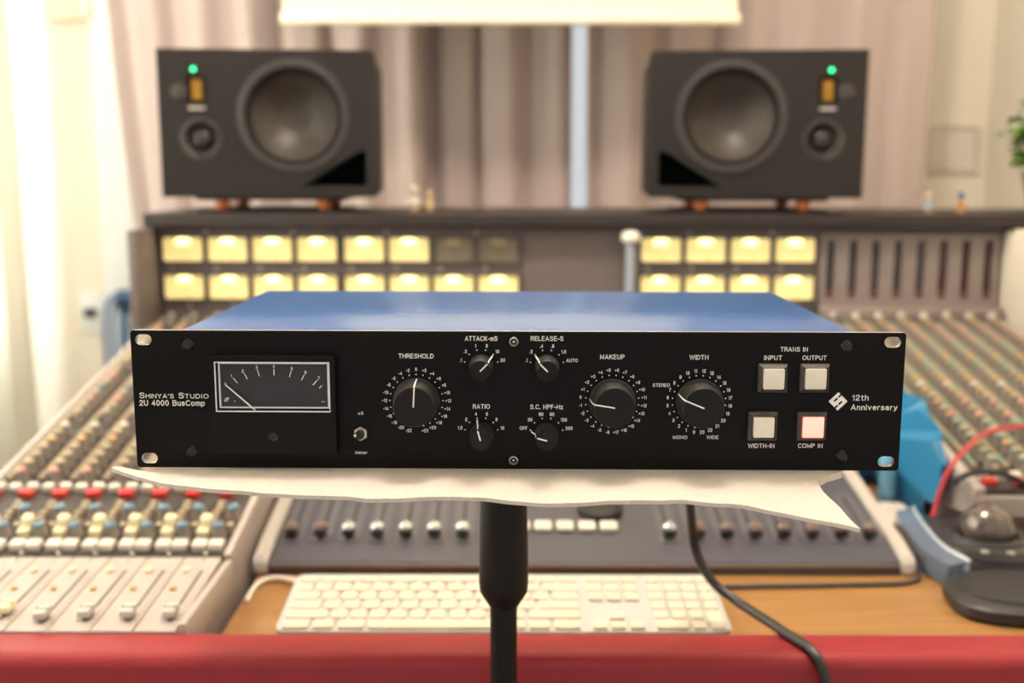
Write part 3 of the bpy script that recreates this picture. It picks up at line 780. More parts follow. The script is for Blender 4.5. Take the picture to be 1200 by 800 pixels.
# shared meter meshes
b = B(); b.plate(rrect(0, 0, .073, .0455, .003), [rrect(0, 0, .067, .0395, .004)], -.008, 0.0005); VB = b.mesh('meter_bezel', 'vu_bezel')
b = B(); b.box(-.0345, .0345, -.003, -.001, -.0205, .0205); VF = b.mesh('meter_face', 'vu_face_lit')
VFO = VF.copy(); VFO.materials[0] = MATS['vu_face_off']
b = B(); b.lathe([(.011, 0), (.0105, .0016), (.006, .0024)], None, 20, mtx=Matrix.Translation((0, -.003, .0135)) @ Matrix.Diagonal((1.25, 1, .62, 1)) @ FRONT); VL = b.mesh('meter_lamp', 'vu_lamp')
VLO = VL.copy(); VLO.materials[0] = MATS['vu_lamp_off']
b = B()
b.box(-.0003, .0003, -.0036, -.0030, -.018, .010, mtx=Matrix.Rotation(R(-28), 4, 'Y')); VN = b.mesh('meter_needle', 'slot_black')
def vu(x, z, lit):
    v = link('meter', VB, br, (x - .13, YF - 1.93, z - BZ))
    link('face', VF if lit else VFO, v); link('lamp', VL if lit else VLO, v); link('needle', VN, v, (0, 0, -.002))
    if not lit: v['label'] = 'unlit meter'
for bank, x0 in enumerate((-.558, -.2507, .2525)):
    for r in range(2):
        for k in range(4):
            vu(x0 + k * .0757, (1.0725, 1.0085)[r], not (bank == 1 and r == 0 and k >= 2))
b = B(); b.lathe([(.0036, 0), (.0034, .0018), (.0018, .0026)], None, 10, mtx=FRONT); BSC = b.mesh('screw', 'badge_silver')
for x in (-.52, -.372, -.213, -.06, .30, .44):
    link('screw', BSC, br, (x - .13, YF - 1.93, 1.1020 - BZ))
for bx in (-.558, -.2507, .2525):
    for k in range(4):
        link('screw', BSC, br, (bx + k * .0757 - .022 - .13, YF - 1.93, 1.0405 - BZ))
        link('screw', BSC, br, (bx + k * .0757 + .006 - .13, YF - 1.93, .9760 - BZ))
# bargraph section
b = B()
bx = [.541 + k * .0383 for k in range(8)]
b.plate([(.522, BZ + .03), (.828, BZ + .03), (.828, 1.100), (.522, 1.100)], [[(x - .0072, .990), (x + .0072, .990), (x + .0072, 1.089), (x - .0072, 1.089)] for x in bx], YF - .004, YF + .003)
bg = bpart(b, 'bargraph_panel', 'bridge_light')
for k, x in enumerate(bx):
    b = B(); b.box(x - .0082, x + .0082, YF + .0030, YF + .0065, .988, 1.091); bar = b.build('bar_window', bg, m='bar_red' if k >= 5 else 'bar_dark')
    b = B(); b.box(x - .0055, x + .0055, YF + .0005, YF + .0045, .991, 1.003); b.build('bar_tip', bg, m='bar_tip')
b = B(); b.box(.522, .828, YF - .030, YF + .005, BZ + .004, BZ + .030, bevel=.004); bpart(b, 'ledge', 'bridge_light')
for k, x in enumerate(bx):
    b = B(); b.lathe([(.006, 0), (.0055, .006), (.003, .008)], None, 12, mtx=front(x, YF - .029, BZ + .018)); bpart(b, 'ledge_knob', 'badge_silver')

# pale post with a white cap standing in front of the bridge
t = empty('slim_post', (.1985, 1.775, plane_z(1.775)), label='slim pale blue post with a rounded white cap beside the blank bridge panel', cat='post')
h = 1.086 - plane_z(1.775)
b = B(); b.lathe([(.011, 0), (.011, .006), (.0085, .008), (.0085, h)], None, 16); b.build('rod', t, m='post_blue')
b = B(); b.lathe([(.0095, h), (.0155, h + .004), (.0165, h + .010), (.013, h + .017), (.006, h + .020)], None, 18); b.build('cap', t, m='post_cap')

# ------------------------------------------------------------------ loudspeakers on isolation stands
ST = 1.134
def speaker(xc, mirror, toe, label, slabel):
    g = empty('isolation_stand', (xc, 1.90, ST), rot=(0, 0, toe), label=slabel, cat='speaker stand')
    b = B(); b.box(-.125, .125, -.105, .12, 0, .006, bevel=.002); b.build('base_plate', g, m='stand_black')
    b = B(); b.box(-.125, .125, -.105, .12, .021, .0265, bevel=.002); b.build('top_plate', g, m='stand_black')
    for x in (-.085, .085):
        for y in (-.09, .10):
            b = B(); b.lathe([(.011, 0), (.0125, .004), (.0125, .011), (.011, .016)], None, 14, mtx=Matrix.Translation((x, y, .0055))); b.build('isolator', g, m='isolator_orange')
    s = empty('studio_monitor', (xc, 1.90, ST + .0265), rot=(0, 0, toe), label=label, cat='speaker')
    W, H, D = .352, .240, .29
    yf = -.115
    def X(x): return -x if mirror else x
    # body behind, baffle with openings
    b = B(); b.box(-W / 2 + .003, W / 2 - .003, yf + .0515, yf + D, .003, H - .003, bevel=.006); b.build('cabinet', s, m='speaker_black')
    out = [(-W / 2, 0), (W / 2 - .004, 0), (W / 2, .004), (W / 2, H - .005), (W / 2 - .005, H), (-W / 2, H)]
    wx, wz = .042, .1327
    port = [(.054, .0185), (.160, .0185), (.160, .074), (.154, .078), (.140, .072)]
    mx, mz = -.110, .095
    holes = [circle(wx, wz, .078, 48), port, circle(mx, mz, .026, 28), rrect(-.115, .176, .030, .042, .003)]
    b = B()
    b.plate([(X(x), z) for x, z in out], [[(X(x), z) for x, z in h_] for h_ in holes], yf, yf + .052)
    b.build('baffle', s, m='speaker_baffle')
    # angled outer edge strip
    b = B()
    pts = [(-W / 2 - .010, yf + .035), (-W / 2, yf), (-W / 2, yf + .035)]
    vs = [Vector((X(x), y, 0)) for x, y in pts] + [Vector((X(x), y, H)) for x, y in pts]
    b.add(vs, [(0, 1, 2), (5, 4, 3), (0, 1, 4, 3), (1, 2, 5, 4), (2, 0, 3, 5)]); b.build('edge_strip', s, m='speaker_black')
    # woofer
    F = lambda x, z, y=yf: front(X(x), y, z)
    w = B(); w.lathe([(.092, -.001), (.092, .0025), (.088, .004), (.080, .0025), (.078, -.006), (.078, -.012)], None, 56, mtx=F(wx, wz), close=False); wo = w.build('woofer', s, m='ring_black')
    w = B(); w.lathe([(.0785, -.008), (.077, -.003), (.0745, -.001), (.0715, -.004), (.0700, -.009)], None, 56, mtx=F(wx, wz), close=False); w.build('surround', wo, m='rubber_black')
    w = B(); w.lathe([(.0705, -.0085), (.062, -.0185), (.048, -.0310), (.034, -.0400), (.0245, -.0440)], None, 56, mtx=F(wx, wz), close=False); w.build('cone', wo, m='cone_grey')
    w = B(); w.lathe([(.0250, -.0439), (.020, -.0450), (.014, -.0458), (.007, -.0463), (.001, -.0464)], None, 32, mtx=F(wx, wz), close=False); w.build('dust_cap', wo, m='cone_grey')
    # port lining
    w = B()
    w.plate([(X(x), z) for x, z in [(.050, .0165), (.163, .0165), (.163, .081), (.138, .075)]], [], yf + .042, yf + .048); w.build('port', s, m='port_black')
    # midrange dome
    w = B(); w.lathe([(.034, -.0005), (.034, .0015), (.031, .0025), (.026, -.002), (.021, -.010), (.018, -.012)], None, 36, mtx=F(mx, mz), close=False); mo = w.build('midrange', s, m='ring_black')
    w = B(); w.lathe([(.0185, -.013), (.0165, -.0065), (.012, -.002), (.006, 0.0), (.001, .0005)], None, 28, mtx=F(mx, mz)); w.build('dome', mo, m='rubber_black')
    # ribbon tweeter with waveguide cheeks
    w = B(); w.plate(rrect(X(-.115), .176, .030, .042, .003), [], yf + .012, yf + .016); to = w.build('tweeter', s, m='port_black')
    w = B()
    for k in range(9):
        zz = .1595 + k * .0037
        w.box(X(-.115) - .0085, X(-.115) + .0085, yf + .005, yf + .0105, zz, zz + .0024)
    w.build('ribbon', to, m='ribbon_gold')
    w = B(); w.lathe([(.014, -.0005), (.013, .002), (.008, .0035), (.001, .004)], None, 20, mtx=front(X(-.142), yf, .171)); w.build('wave_guide', to, m='ring_black')
    w = B(); w.box(X(-.115) - .0135, X(-.115) + .0135, yf - .0012, yf + .001, .1430, .1475, bevel=.0005, seg=1); w.build('badge', s, m='badge_silver')
    w = B(); w.lathe([(.0034, 0), (.0032, .0012), (.0015, .0018)], None, 14, mtx=front(X(-.118), yf, .2075)); w.build('power_light', s, m='led_green')
speaker(-.412, False, R(4), 'black studio monitor laid sideways above the first meter bank by the white wall', 'black isolation stand with orange pucks under the speaker by the white wall')
speaker(.412, True, R(-4), 'black studio monitor laid sideways above the meters beside the bargraph panel', 'black isolation stand with orange pucks under the speaker beside the bargraphs')

# ------------------------------------------------------------------ little things on the shelf
def figurine(x, y, h, body_m, head_m, base_m, label):
    t = empty('figurine', (x, y, ST), label=label, cat='figurine')
    b = B(); b.lathe([(h * .24, 0), (h * .24, h * .07), (h * .2, h * .09)], None, 16); b.build('base', t, m=base_m)
    b = B(); b.lathe([(h * .13, h * .085), (h * .17, h * .2), (h * .18, h * .38), (h * .12, h * .56), (h * .06, h * .63)], None, 16)
    b.tube([(-h * .14, 0, h * .5), (-h * .24, -h * .05, h * .36), (-h * .2, -h * .13, h * .28)], h * .05, seg=8)
    b.tube([(h * .14, 0, h * .5), (h * .24, -h * .05, h * .36), (h * .2, -h * .13, h * .28)], h * .05, seg=8)
    b.build('body', t, m=body_m)
    b = B()
    b.lathe([(h * .06, h * .60), (h * .15, h * .68), (h * .19, h * .80), (h * .15, h * .93), (h * .05, h)], None, 16); b.build('head', t, m=head_m)
figurine(-.172, 1.865, .046, 'toy_white', 'toy_white', 'toy_brown', 'tiny white figurine on the shelf between the speakers')
figurine(-.146, 1.880, .034, 'toy_yellow', 'toy_yellow', 'toy_brown', 'tiny yellow figurine beside the white one on the shelf')
figurine(.725, 1.86, .034, 'toy_paleblue', 'toy_white', 'toy_orange', 'tiny pale blue figurine on the shelf past the speaker')
figurine(.786, 1.87, .036, 'toy_orange', 'toy_blue', 'toy_orange', 'tiny orange figurine with a blue head on the shelf')

# plant at the end of the shelf
t = empty('potted_plant', (.975, 1.93, ST), label='leafy green plant in a grey pot at the end of the shelf', cat='plant')
b = B(); b.lathe([(.038, 0), (.050, .06), (.053, .062), (.053, .072), (.047, .072), (.046, .062)], None, 24); b.build('pot', t, m='pot_grey')
b = B(); b.lathe([(.046, .055), (.046, .064)], None, 20); b.build('soil', t, m='soil')
rn = random.Random(12)
lb = B()
Ln, Lw = .042, .024
vs = []; fs = []
for i in range(6):
    u = i / 5
    w_ = Lw / 2 * math.sin(PI * (u ** .8)) + .0004
    z_ = -.012 * u * u
    vs += [Vector((-w_, u * Ln, z_ + .003)), Vector((0, u * Ln, z_)), Vector((w_, u * Ln, z_ + .003))]
for i in range(5):
    for k in range(2): fs.append((i * 3 + k, i * 3 + k + 1, (i + 1) * 3 + k + 1, (i + 1) * 3 + k))
nv = len(vs)
vs2 = vs + [v - Vector((0, 0, .0006)) for v in vs]
fs2 = fs + [tuple(nv + k for k in reversed(f)) for f in fs]
lb.add(vs2, fs2, 'leaf_green'); LEAF = lb.mesh('leaf', angle=60)
for k in range(15):
    a = rn.uniform(.55 * PI, 1.75 * PI) if k % 3 else rn.uniform(0, 2 * PI); r_ = rn.uniform(.03, .085); hh = rn.uniform(.02, .16)
    p = [(0.012 * math.cos(a), .012 * math.sin(a), .06), (r_ * .5 * math.cos(a), r_ * .5 * math.sin(a), .06 + hh * .55), (r_ * math.cos(a), r_ * math.sin(a), .06 + hh)]
    path = smooth_path(p, 5)
    b = B(); b.tube(path, .0018, seg=6); b.build('stem', t, m='stem_green')
    for q in range(7):
        c = path[min(len(path) - 1, 3 + q)]
        link('leaf', LEAF, t, c, (R(rn.uniform(-25, 50)), R(rn.uniform(-20, 20)), rn.uniform(0, 2 * PI)))

# ================================================================== THE DESK
DZ = .768
# wide fader controller with silver ends
ctl = empty('fader_controller', (.079, 1.10, DZ), label='wide dark fader controller with silver end cheeks behind the keyboard', cat='fader controller')
CA = math.atan(.18)
def top_z(y): return .015 + .18 * y          # y from the front edge
b = B()
pr = [(0, .001), (.0, .011), (.004, .0152), (.30, top_z(.30)), (.30, .004)]
n = len(pr)
b.add([Vector((-.345, y, z)) for y, z in pr] + [Vector((.345, y, z)) for y, z in pr], [tuple(range(n)), tuple(range(2 * n - 1, n - 1, -1))] + [(k, (k + 1) % n, n + (k + 1) % n, n + k) for k in range(n)])
b.build('body', ctl, m='controller_dark')
for sx in (-1, 1):
    b = B()
    pr2 = [(-.004, 0), (-.006, .010), (-.001, .021), (.03, .026), (.305, top_z(.305) + .008), (.305, 0)]
    xa, xb = (sx * .3445, sx * .3600)
    n2 = len(pr2)
    b.add([Vector((xa, y, z)) for y, z in pr2] + [Vector((xb, y, z)) for y, z in pr2], [tuple(range(n2)), tuple(range(2 * n2 - 1, n2 - 1, -1))] + [(k, (k + 1) % n2, n2 + (k + 1) % n2, n2 + k) for k in range(n2)])
    bmesh.ops.bevel(b.bm, geom=list(b.bm.edges), offset=.003, segments=2, affect='EDGES')
    b.build('end_cheek', ctl, m='controller_silver')
b = B(); b.box(-.343, .343, -.0015, .001, .0085, .0115); b.build('front_strip', ctl, m='fader_brown')
def slope_mtx(x, y): return Matrix.Translation((x, y, top_z(y))) @ Matrix.Rotation(CA, 4, 'X')
b = B(); b.box(-.0016, .0016, 0, .105, -.0002, .0006); CSL = b.mesh('fader_slot', 'slot_black')
b = B(); b.box(-.0115, .0115, 0, .120, -.0002, .0004); CST = b.mesh('channel_strip', 'controller_strip')
def cap_mesh(m):
    b = B(); b.box(-.0018, .0018, -.003, .003, 0, .006, 'slot_black'); b.box(-.0072, .0072, -.0085, .0085, .005, .012, 'rubber_black', bevel=.002)
    b.lathe([(.0070, .0105), (.0076, .0145), (.0050, .0175), (.001, .018)], m, 16)
    return b.mesh('fader_cap')
CC, CB = cap_mesh('fader_chrome'), cap_mesh('fader_brown')
xs_f = [-.328 + k * .0323 for k in range(8)] + [.100 + k * .0323 for k in range(8)]
for k, x in enumerate(xs_f):
    link('channel_strip', CST, ctl, (x, .040, top_z(.040)), (CA, 0, 0))
    link('fader_slot', CSL, ctl, (x, .046, top_z(.046)), (CA, 0, 0))
    link('fader_cap', CC if (2 <= k <= 8) else CB, ctl, (x, .053, top_z(.053)), (CA, 0, 0))
b = B(); b.box(-.0100, .0100, -.0095, .0095, 0, .006, 'cap_white', bevel=.002); CBT = b.mesh('white_button')
for k in range(5):
    link('white_button', CBT, ctl, (-.068 + .0252 * k, .072, top_z(.072)), (CA, 0, 0))
    link('white_button', CBT, ctl, (-.068 + .0252 * k, .190, top_z(.190)), (CA, 0, 0))
b = B(); b.lathe([(.027, 0), (.027, .004), (.025, .009), (.022, .010), (.020, .008), (.004, .008)], None, 36); b.build('jog_wheel', ctl, (.026, .112, top_z(.112)), (CA, 0, 0), m='rubber_black')

# white computer keyboard
kb = empty('computer_keyboard', (-.0075, .9390, DZ), label='white computer keyboard with a number pad behind the red armrest', cat='keyboard')
KT = R(6.0)
b = B(); b.plate(rrect(0, .057, .431, .114, .010), [], .002, .0075, axis='Z'); bmesh.ops.bevel(b.bm, geom=[e for e in b.bm.edges if e.calc_face_angle(0) > .9], offset=.0012, segments=2, affect='EDGES')
kbody = b.build('body', kb, rot=(KT, 0, 0), m='keyboard_white')
b = B(); b.box(-.20, .20, .100, .112, .0, .0125, bevel=.003); b.build('rear_foot', kb, m='keyboard_white')
U = .01905
KMESH = {}
def keyobj(x, y, w, d):
    k_ = (round(w, 4), round(d, 4))
    if k_ not in KMESH:
        b = B(); b.box(-w / 2, w / 2, -d / 2, d / 2, 0, .0036, 'key_white', bevel=.0010, seg=2); KMESH[k_] = b.mesh('key')
    link('key', KMESH[k_], kbody, (x, y, .0072))
rows = [[1, 1, 1, 1, 1, 1, 1, 1, 1, 1, 1, 1, 1, 2], [1.5] + [1] * 12 + [1.5], [1.75] + [1] * 11 + [2.25], [2.25] + [1] * 10 + [2.75], [1.5, 1.25, 1.5, 6.5, 1.5, 1.25, 1.5]]
X0 = -.2110
ymid = [.0830, .0650, .0470, .0290, .0105]
g = .0042
yy = .0985
for k in range(14):
    w_ = 15 * U / 14
    keyobj(X0 + w_ * (k + .5), yy, w_ - g, .0085)
for r_, row in enumerate(rows):
    x = X0
    for w_ in row:
        keyobj(x + w_ * U / 2, ymid[r_], w_ * U - g, .0150)
        x += w_ * U
XN = X0 + 15 * U + .0075
for k in range(3):
    keyobj(XN + U * (k + .5) * .93, .0985, U * .93 - g, .0085)
    keyobj(XN + U * (k + .5) * .93, ymid[0], U * .93 - g, .0150); keyobj(XN + U * (k + .5) * .93, ymid[1], U * .93 - g, .0150)
    keyobj(XN + U * (k + .5) * .93, ymid[4] - .0015, U * .93 - g, .0120)
keyobj(XN + U * 1.5 * .93, ymid[3] - .002, U * .93 - g, .0120)
XP = XN + 3 * U * .93 + .0075
PW = (.2110 - XP) / 4
for k in range(4): keyobj(XP + PW * (k + .5), .0985, PW - g, .0085)
for r_ in range(3):
    for k in range(4): keyobj(XP + PW * (k + .5), ymid[r_], PW - g, .0150)
for k in range(3): keyobj(XP + PW * (k + .5), ymid[3], PW - g, .0150)
keyobj(XP + PW, ymid[4], 2 * PW - g, .0150); keyobj(XP + PW * 2.5, ymid[4], PW - g, .0150)
keyobj(XP + PW * 3.5, (ymid[3] + ymid[4]) / 2, PW - g, .0335)
b = B(); b.tube(smooth_path([(-.205, 1.045, .783), (-.225, 1.062, .776), (-.250, 1.078, .773), (-.266, 1.072, .7715), (-.2705, 1.050, .7705), (-.2695, 1.02, .7705)], 8), .0026, 'cable_white')
tag(b.build('keyboard_cable'), 'white cable curling from the keyboard towards the console side', 'cable')

# trackball with wrist rest
tb = empty('trackball_mouse', (.520, 1.100, DZ), rot=(0, 0, R(-8)), label='black trackball with a blue-grey side strip and a padded wrist rest', cat='trackball')
def loft(b, outline_fn, levels, m=None, seg=48):
    verts, faces = [], []
    for (z, sc, inset) in levels:
        for k in range(seg):
            verts.append(outline_fn(k / seg, sc, inset) + Vector((0, 0, z)))
    for i in range(len(levels) - 1):
        for k in range(seg):
            k2 = (k + 1) % seg
            faces.append((i * seg + k, i * seg + k2, (i + 1) * seg + k2, (i + 1) * seg + k))
    faces.append(tuple(reversed(range(seg)))); faces.append(tuple((len(levels) - 1) * seg + k for k in range(seg)))
    b.add(verts, faces, m)
def sup(cx, cy, w, d, n_, taper=0.0, skew=0.0):
    def f(t_, sc, inset):
        a = 2 * PI * t_
        c, s_ = math.cos(a), math.sin(a)
        x = math.copysign(abs(c) ** (2 / n_), c) * (w / 2 - inset) * sc
        y = math.copysign(abs(s_) ** (2 / n_), s_) * (d / 2 - inset) * sc
        return Vector((cx + x * (1 + taper * y / d), cy + y, 0))
    return f
def tilt(o, ang): o.rotation_euler = (ang, 0, 0)
b = B(); loft(b, sup(0, .050, .134, .160, 4.5), [(.001, 1, .004), (.004, 1, 0), (.020, 1, .001), (.027, 1, .006), (.030, 1, .014)]); b.build('body', tb, m='trackball_black')
b = B(); loft(b, sup(.002, .036, .112, .130, 2.6), [(.026, 1, 0), (.034, 1, .004), (.036, 1, .012)]); b.build('ball_deck', tb, m='trackball_black')
b = B(); b.lathe([(.0405, .030), (.0415, .036), (.0395, .040), (.0340, .041), (.0310, .037), (.0300, .033)], None, 44, mtx=Matrix.Translation((.002, .024, 0))); b.build('scroll_ring', tb, m='trackball_black')
b = B()
t_ = bmesh.new(); bmesh.ops.create_uvsphere(t_, u_segments=40, v_segments=24, radius=.0290); b.merge(t_, 'ball_gloss', Matrix.Translation((.002, .024, .045))); b.build('ball', tb)
# side strip in blue-grey with a light line
def strip_mesh(x_out, x_in, z_top, m, name):
    pts_o = [(-.0675 + x_out, .135), (-.0705 + x_out, .10), (-.0705 + x_out, .04), (-.066 + x_out, -.01), (-.052 + x_out, -.048)]
    pts_i = [(p[0] + x_in, p[1]) for p in pts_o]
    po = smooth_path([(x, y, 0) for x, y in pts_o], 5); pi_ = smooth_path([(x, y, 0) for x, y in pts_i], 5)
    b = B(); vs = []; fs = []
    for o_, i_ in zip(po, pi_):
        vs += [Vector((o_.x, o_.y, .003)), Vector((o_.x, o_.y, z_top - .006)), Vector((i_.x, i_.y, z_top)), Vector((i_.x, i_.y, .003))]
    q = len(po)
    for i in range(q - 1):
        for k in range(4):
            k2 = (k + 1) % 4
            fs.append((i * 4 + k, i * 4 + k2, (i + 1) * 4 + k2, (i + 1) * 4 + k))
    fs += [(0, 1, 2, 3), tuple((q - 1) * 4 + k for k in (3, 2, 1, 0))]
    b.add(vs, fs); return b.build(name, tb, m=m)
strip_mesh(-.003, .020, .0325, 'trackball_strip', 'side_strip')
strip_mesh(.0125, .0055, .0345, 'trackball_strip_light', 'light_line')
for x in (-.012, .014):
    b = B(); b.box(x - .004, x + .004, -.0245, -.0195, .032, .0362, bevel=.001, seg=1); b.build('indicator', tb, m='badge_silver')
b = B(); loft(b, sup(.012, -.086, .156, .112, 3.2, -.0), [(.001, 1, .003), (.006, 1, 0), (.014, 1, .001), (.019, 1, .008)]); b.build('wrist_rest', tb, m='trackball_black')
b = B(); loft(b, sup(.012, -.084, .134, .092, 2.8), [(.017, 1, 0), (.0215, 1, .002), (.0250, 1, .010), (.0262, 1, .022)]); b.build('rest_pad', tb, m='rest_pad')
b = B(); b.tube(smooth_path([(.505, 1.232, .772), (.462, 1.215, .7712), (.452, 1.16, .7712), (.447, 1.11, .7712), (.425, 1.074, .7712), (.35, 1.066, .7712), (.27, 1.062, .7712), (.225, 1.060, .7712)], 8), .0025, 'cable_grey')
tag(b.build('trackball_cable'), 'thin dark cable lying on the wood in front of the fader controller', 'cable')
b = B(); b.tube(smooth_path([(.520, 1.205, .840), (.528, 1.198, .851), (.545, 1.192, .858), (.575, 1.190, .855), (.61, 1.192, .838), (.66, 1.195, .815), (.72, 1.195, .809)], 8), .0035, 'cable_black')
tag(b.build('console_cable'), 'thick black cable arching over the console edge behind the trackball', 'cable')
# white pad behind
b = B(); loft(b, sup(0, 0, .074, .084, 7), [(0, 1, .002), (.002, 1, 0), (.0085, 1, 0), (.0105, 1, .0015)]); o = b.build('track_pad', loc=(.470, 1.290, DZ), rot=(0, 0, R(-4)), m='pad_white')
tag(o, 'flat white pad with rounded corners lying beside the controller end cheek', 'trackpad')

# red cable over the far bank, blue bag and bottle in the gap behind the pad
b = B(); b.tube(smooth_path([(.494, 1.196, .8030), (.500, 1.204, .808), (.507, 1.206, .836), (.519, 1.209, .862), (.540, 1.224, .876), (.575, 1.262, .884), (.62, 1.290, .887), (.70, 1.305, .888), (.80, 1.315, .888), (.83, 1.32, .890)], 8), .0030, 'cable_red')
tag(b.build('red_cable'), 'red cable hanging over the console edge across its knobs', 'cable')
b = B()
nu, nv = 96, 48
vs, fs = [], []
O = Vector((.492, 1.455, .070))
def hit(d, c, r):
    """distance from O along d to the ellipsoid with centre c and radii r"""
    o = Vector(((O.x - c[0]) / r[0], (O.y - c[1]) / r[1], (O.z - c[2]) / r[2])); e = Vector((d.x / r[0], d.y / r[1], d.z / r[2]))
    A_, B_, C_ = e.dot(e), 2 * o.dot(e), o.dot(o) - 1
    D_ = B_ * B_ - 4 * A_ * C_
    return max(0.0, (-B_ + math.sqrt(D_)) / (2 * A_)) if D_ > 0 else 0.0
for j in range(nv + 1):
    th = PI * j / nv
    for i in range(nu):
        ph = 2 * PI * i / nu
        d = Vector((math.sin(th) * math.cos(ph), math.sin(th) * math.sin(ph), math.cos(th)))
        k = max(hit(d, (.452, 1.468, .070), (.080, .048, .085)), hit(d, (.522, 1.385, .066), (.0140, .145, .082)))
        k *= 1 + .16 * noise.noise(d * 5.0) + .14 * abs(noise.noise(d * 9)) - .10 * abs(noise.noise(d * 17))
        p = O + d * k
        p.x = min(p.x, .5355)
        p.z = max(p.z, .0005)
        vs.append(p)
for j in range(nv):
    for i in range(nu):
        i2 = (i + 1) % nu
        fs.append((j * nu + i, j * nu + i2, (j + 1) * nu + i2, (j + 1) * nu + i))
b.add(vs, fs, 'bag_blue'); bmesh.ops.remove_doubles(b.bm, verts=b.bm.verts, dist=.0002)
tag(b.build('plastic_bag', loc=(0, 0, DZ), angle=30), 'crumpled shiny blue plastic bag slumped against the inner side of the console bank', 'bag')
for bx_, by_, bh, br_, lab in ((.4960, 1.352, .100, .0125, 'slim pale blue clear water bottle standing against the blue bag'),):
    t = empty('water_bottle', (bx_, by_, DZ), label=lab, cat='bottle')
    k = bh / .083; q = br_ / .017
    b = B(); b.lathe([(.014 * q, 0), (.017 * q, .003 * k), (.017 * q, .018 * k), (.0155 * q, .022 * k), (.017 * q, .026 * k), (.0155 * q, .034 * k), (.017 * q, .040 * k), (.017 * q, .048 * k), (.011 * q, .062 * k), (.007 * q, .068 * k), (.007 * q, .074 * k)], None, 24); b.build('body', t, m='bottle_cyan')
    b = B(); b.lathe([(.0082 * q, .070 * k), (.0082 * q, .082 * k), (.0075 * q, .083 * k)], None, 18); b.build('cap', t, m='trackball_strip_light')

# ================================================================== MIC STAND, FOAM, COMPRESSOR
PC = Vector((.0028, .6504, 1.0591))          # centre of the front plate
HP = .04405
FZ = PC.z - HP                                 # top of the foam under the unit
SX, SY = -.0060, .760
ms = empty('microphone_stand', (SX, SY, 0), label='black microphone stand carrying the rack unit on a small platform', cat='stand')
b = B(); b.lathe([(.130, 0), (.130, .010), (.115, .016), (.020, .022), (.016, .030)], None, 48); b.build('base', ms, m='stand_black')
b = B(); b.lathe([(.0102, .02), (.0102, .9)], None, 28); b.build('pole', ms, m='stand_black')
b = B(); b.lathe([(.0112, .878), (.0180, .889), (.0187, .896), (.0178, .945), (.0162, .995), (.0150, 1.000)], None, 36); b.build('clutch', ms, m='stand_rubber')
b = B(); b.plate(rrect(0, 0, .26, .17, .02), [], FZ - .0085, FZ - .0045, axis='Z'); b.lathe([(.014, .995), (.014, FZ - .008)], None, 20); b.build('platform', ms, m='stand_black')

# foam sheet: flat under the unit, a drooping flap in front
b = B()
fe = [(-.2410, .618, -.1790), (-.205, .604, -.1845), (-.165, .597, -.1860), (-.125, .594, -.1872), (-.08, .592, -.1895), (-.045, .592, -.1880), (-.015, .592, -.1895), (.02, .590, -.1915),
      (.06, .590, -.1905), (.10, .588, -.1890), (.13, .586, -.1905), (.155, .582, -.1935), (.175, .577, -.1970), (.1955, .570, -.2005)]
NX, NY = 88, 34
def fe_at(x):
    return interp([(p[0], p[1]) for p in fe], x), interp([(p[0], p[2]) for p in fe], x)
redge = [(.570, .1955), (.597, .1925), (.615, .1880), (.628, .1875), (.634, .1900), (.639, .1990), (.644, .2080), (.660, .2110), (.80, .205), (.86, .2075)]
ledge_ = [(.600, -.2440), (.62, -.2410), (.64, -.2310), (.66, -.2280), (.86, -.225)]
T = .0042
verts, faces = [], []
for side in (0, 1):
    for j in range(NY + 1):
        v = (j / NY)
        for i in range(NX + 1):
            u = i / NX
            xf = -.241 + u * (.1955 + .241)
            yf, zf = fe_at(xf)
            vv = v ** 1.6
            y = yf + (.850 - yf) * vv
            xr = interp(redge, y); xl = interp(ledge_, y)
            x = xl + (xr - xl) * u
            flat = FZ
            k = smoothstep((.646 - y) / max(.646 - yf, .001))
            z = flat * (1 - k) + (CAMZ + zf) * k
            wob = (.0011 * noise.noise(Vector((x * 22, y * 9, 1))) + .0006 * noise.noise(Vector((x * 60, y * 30, 4)))) * k
            z += wob
            z += .0007 * noise.noise(Vector((x * 30, y * 60, 9))) * k
            z += T * .85 * k
            if side: z -= T * (1 - .45 * k)
            verts.append(Vector((x, y, z)))
row = NX + 1; N = (NY + 1) * row
for side in (0, 1):
    for j in range(NY):
        for i in range(NX):
            q = (side * N + j * row + i, side * N + j * row + i + 1, side * N + (j + 1) * row + i + 1, side * N + (j + 1) * row + i)
            faces.append(q if side == 0 else q[::-1])
for j in range(NY):
    for i in (0, NX): faces.append((j * row + i, (j + 1) * row + i, N + (j + 1) * row + i, N + j * row + i))
for i in range(NX):
    for j in (0, NY): faces.append((j * row + i, j * row + i + 1, N + j * row + i + 1, N + j * row + i))
b.add(verts, faces, 'foam')
tag(b.build('foam_sheet', angle=60), 'white packing foam sheet drooping under the rack unit', 'foam sheet')

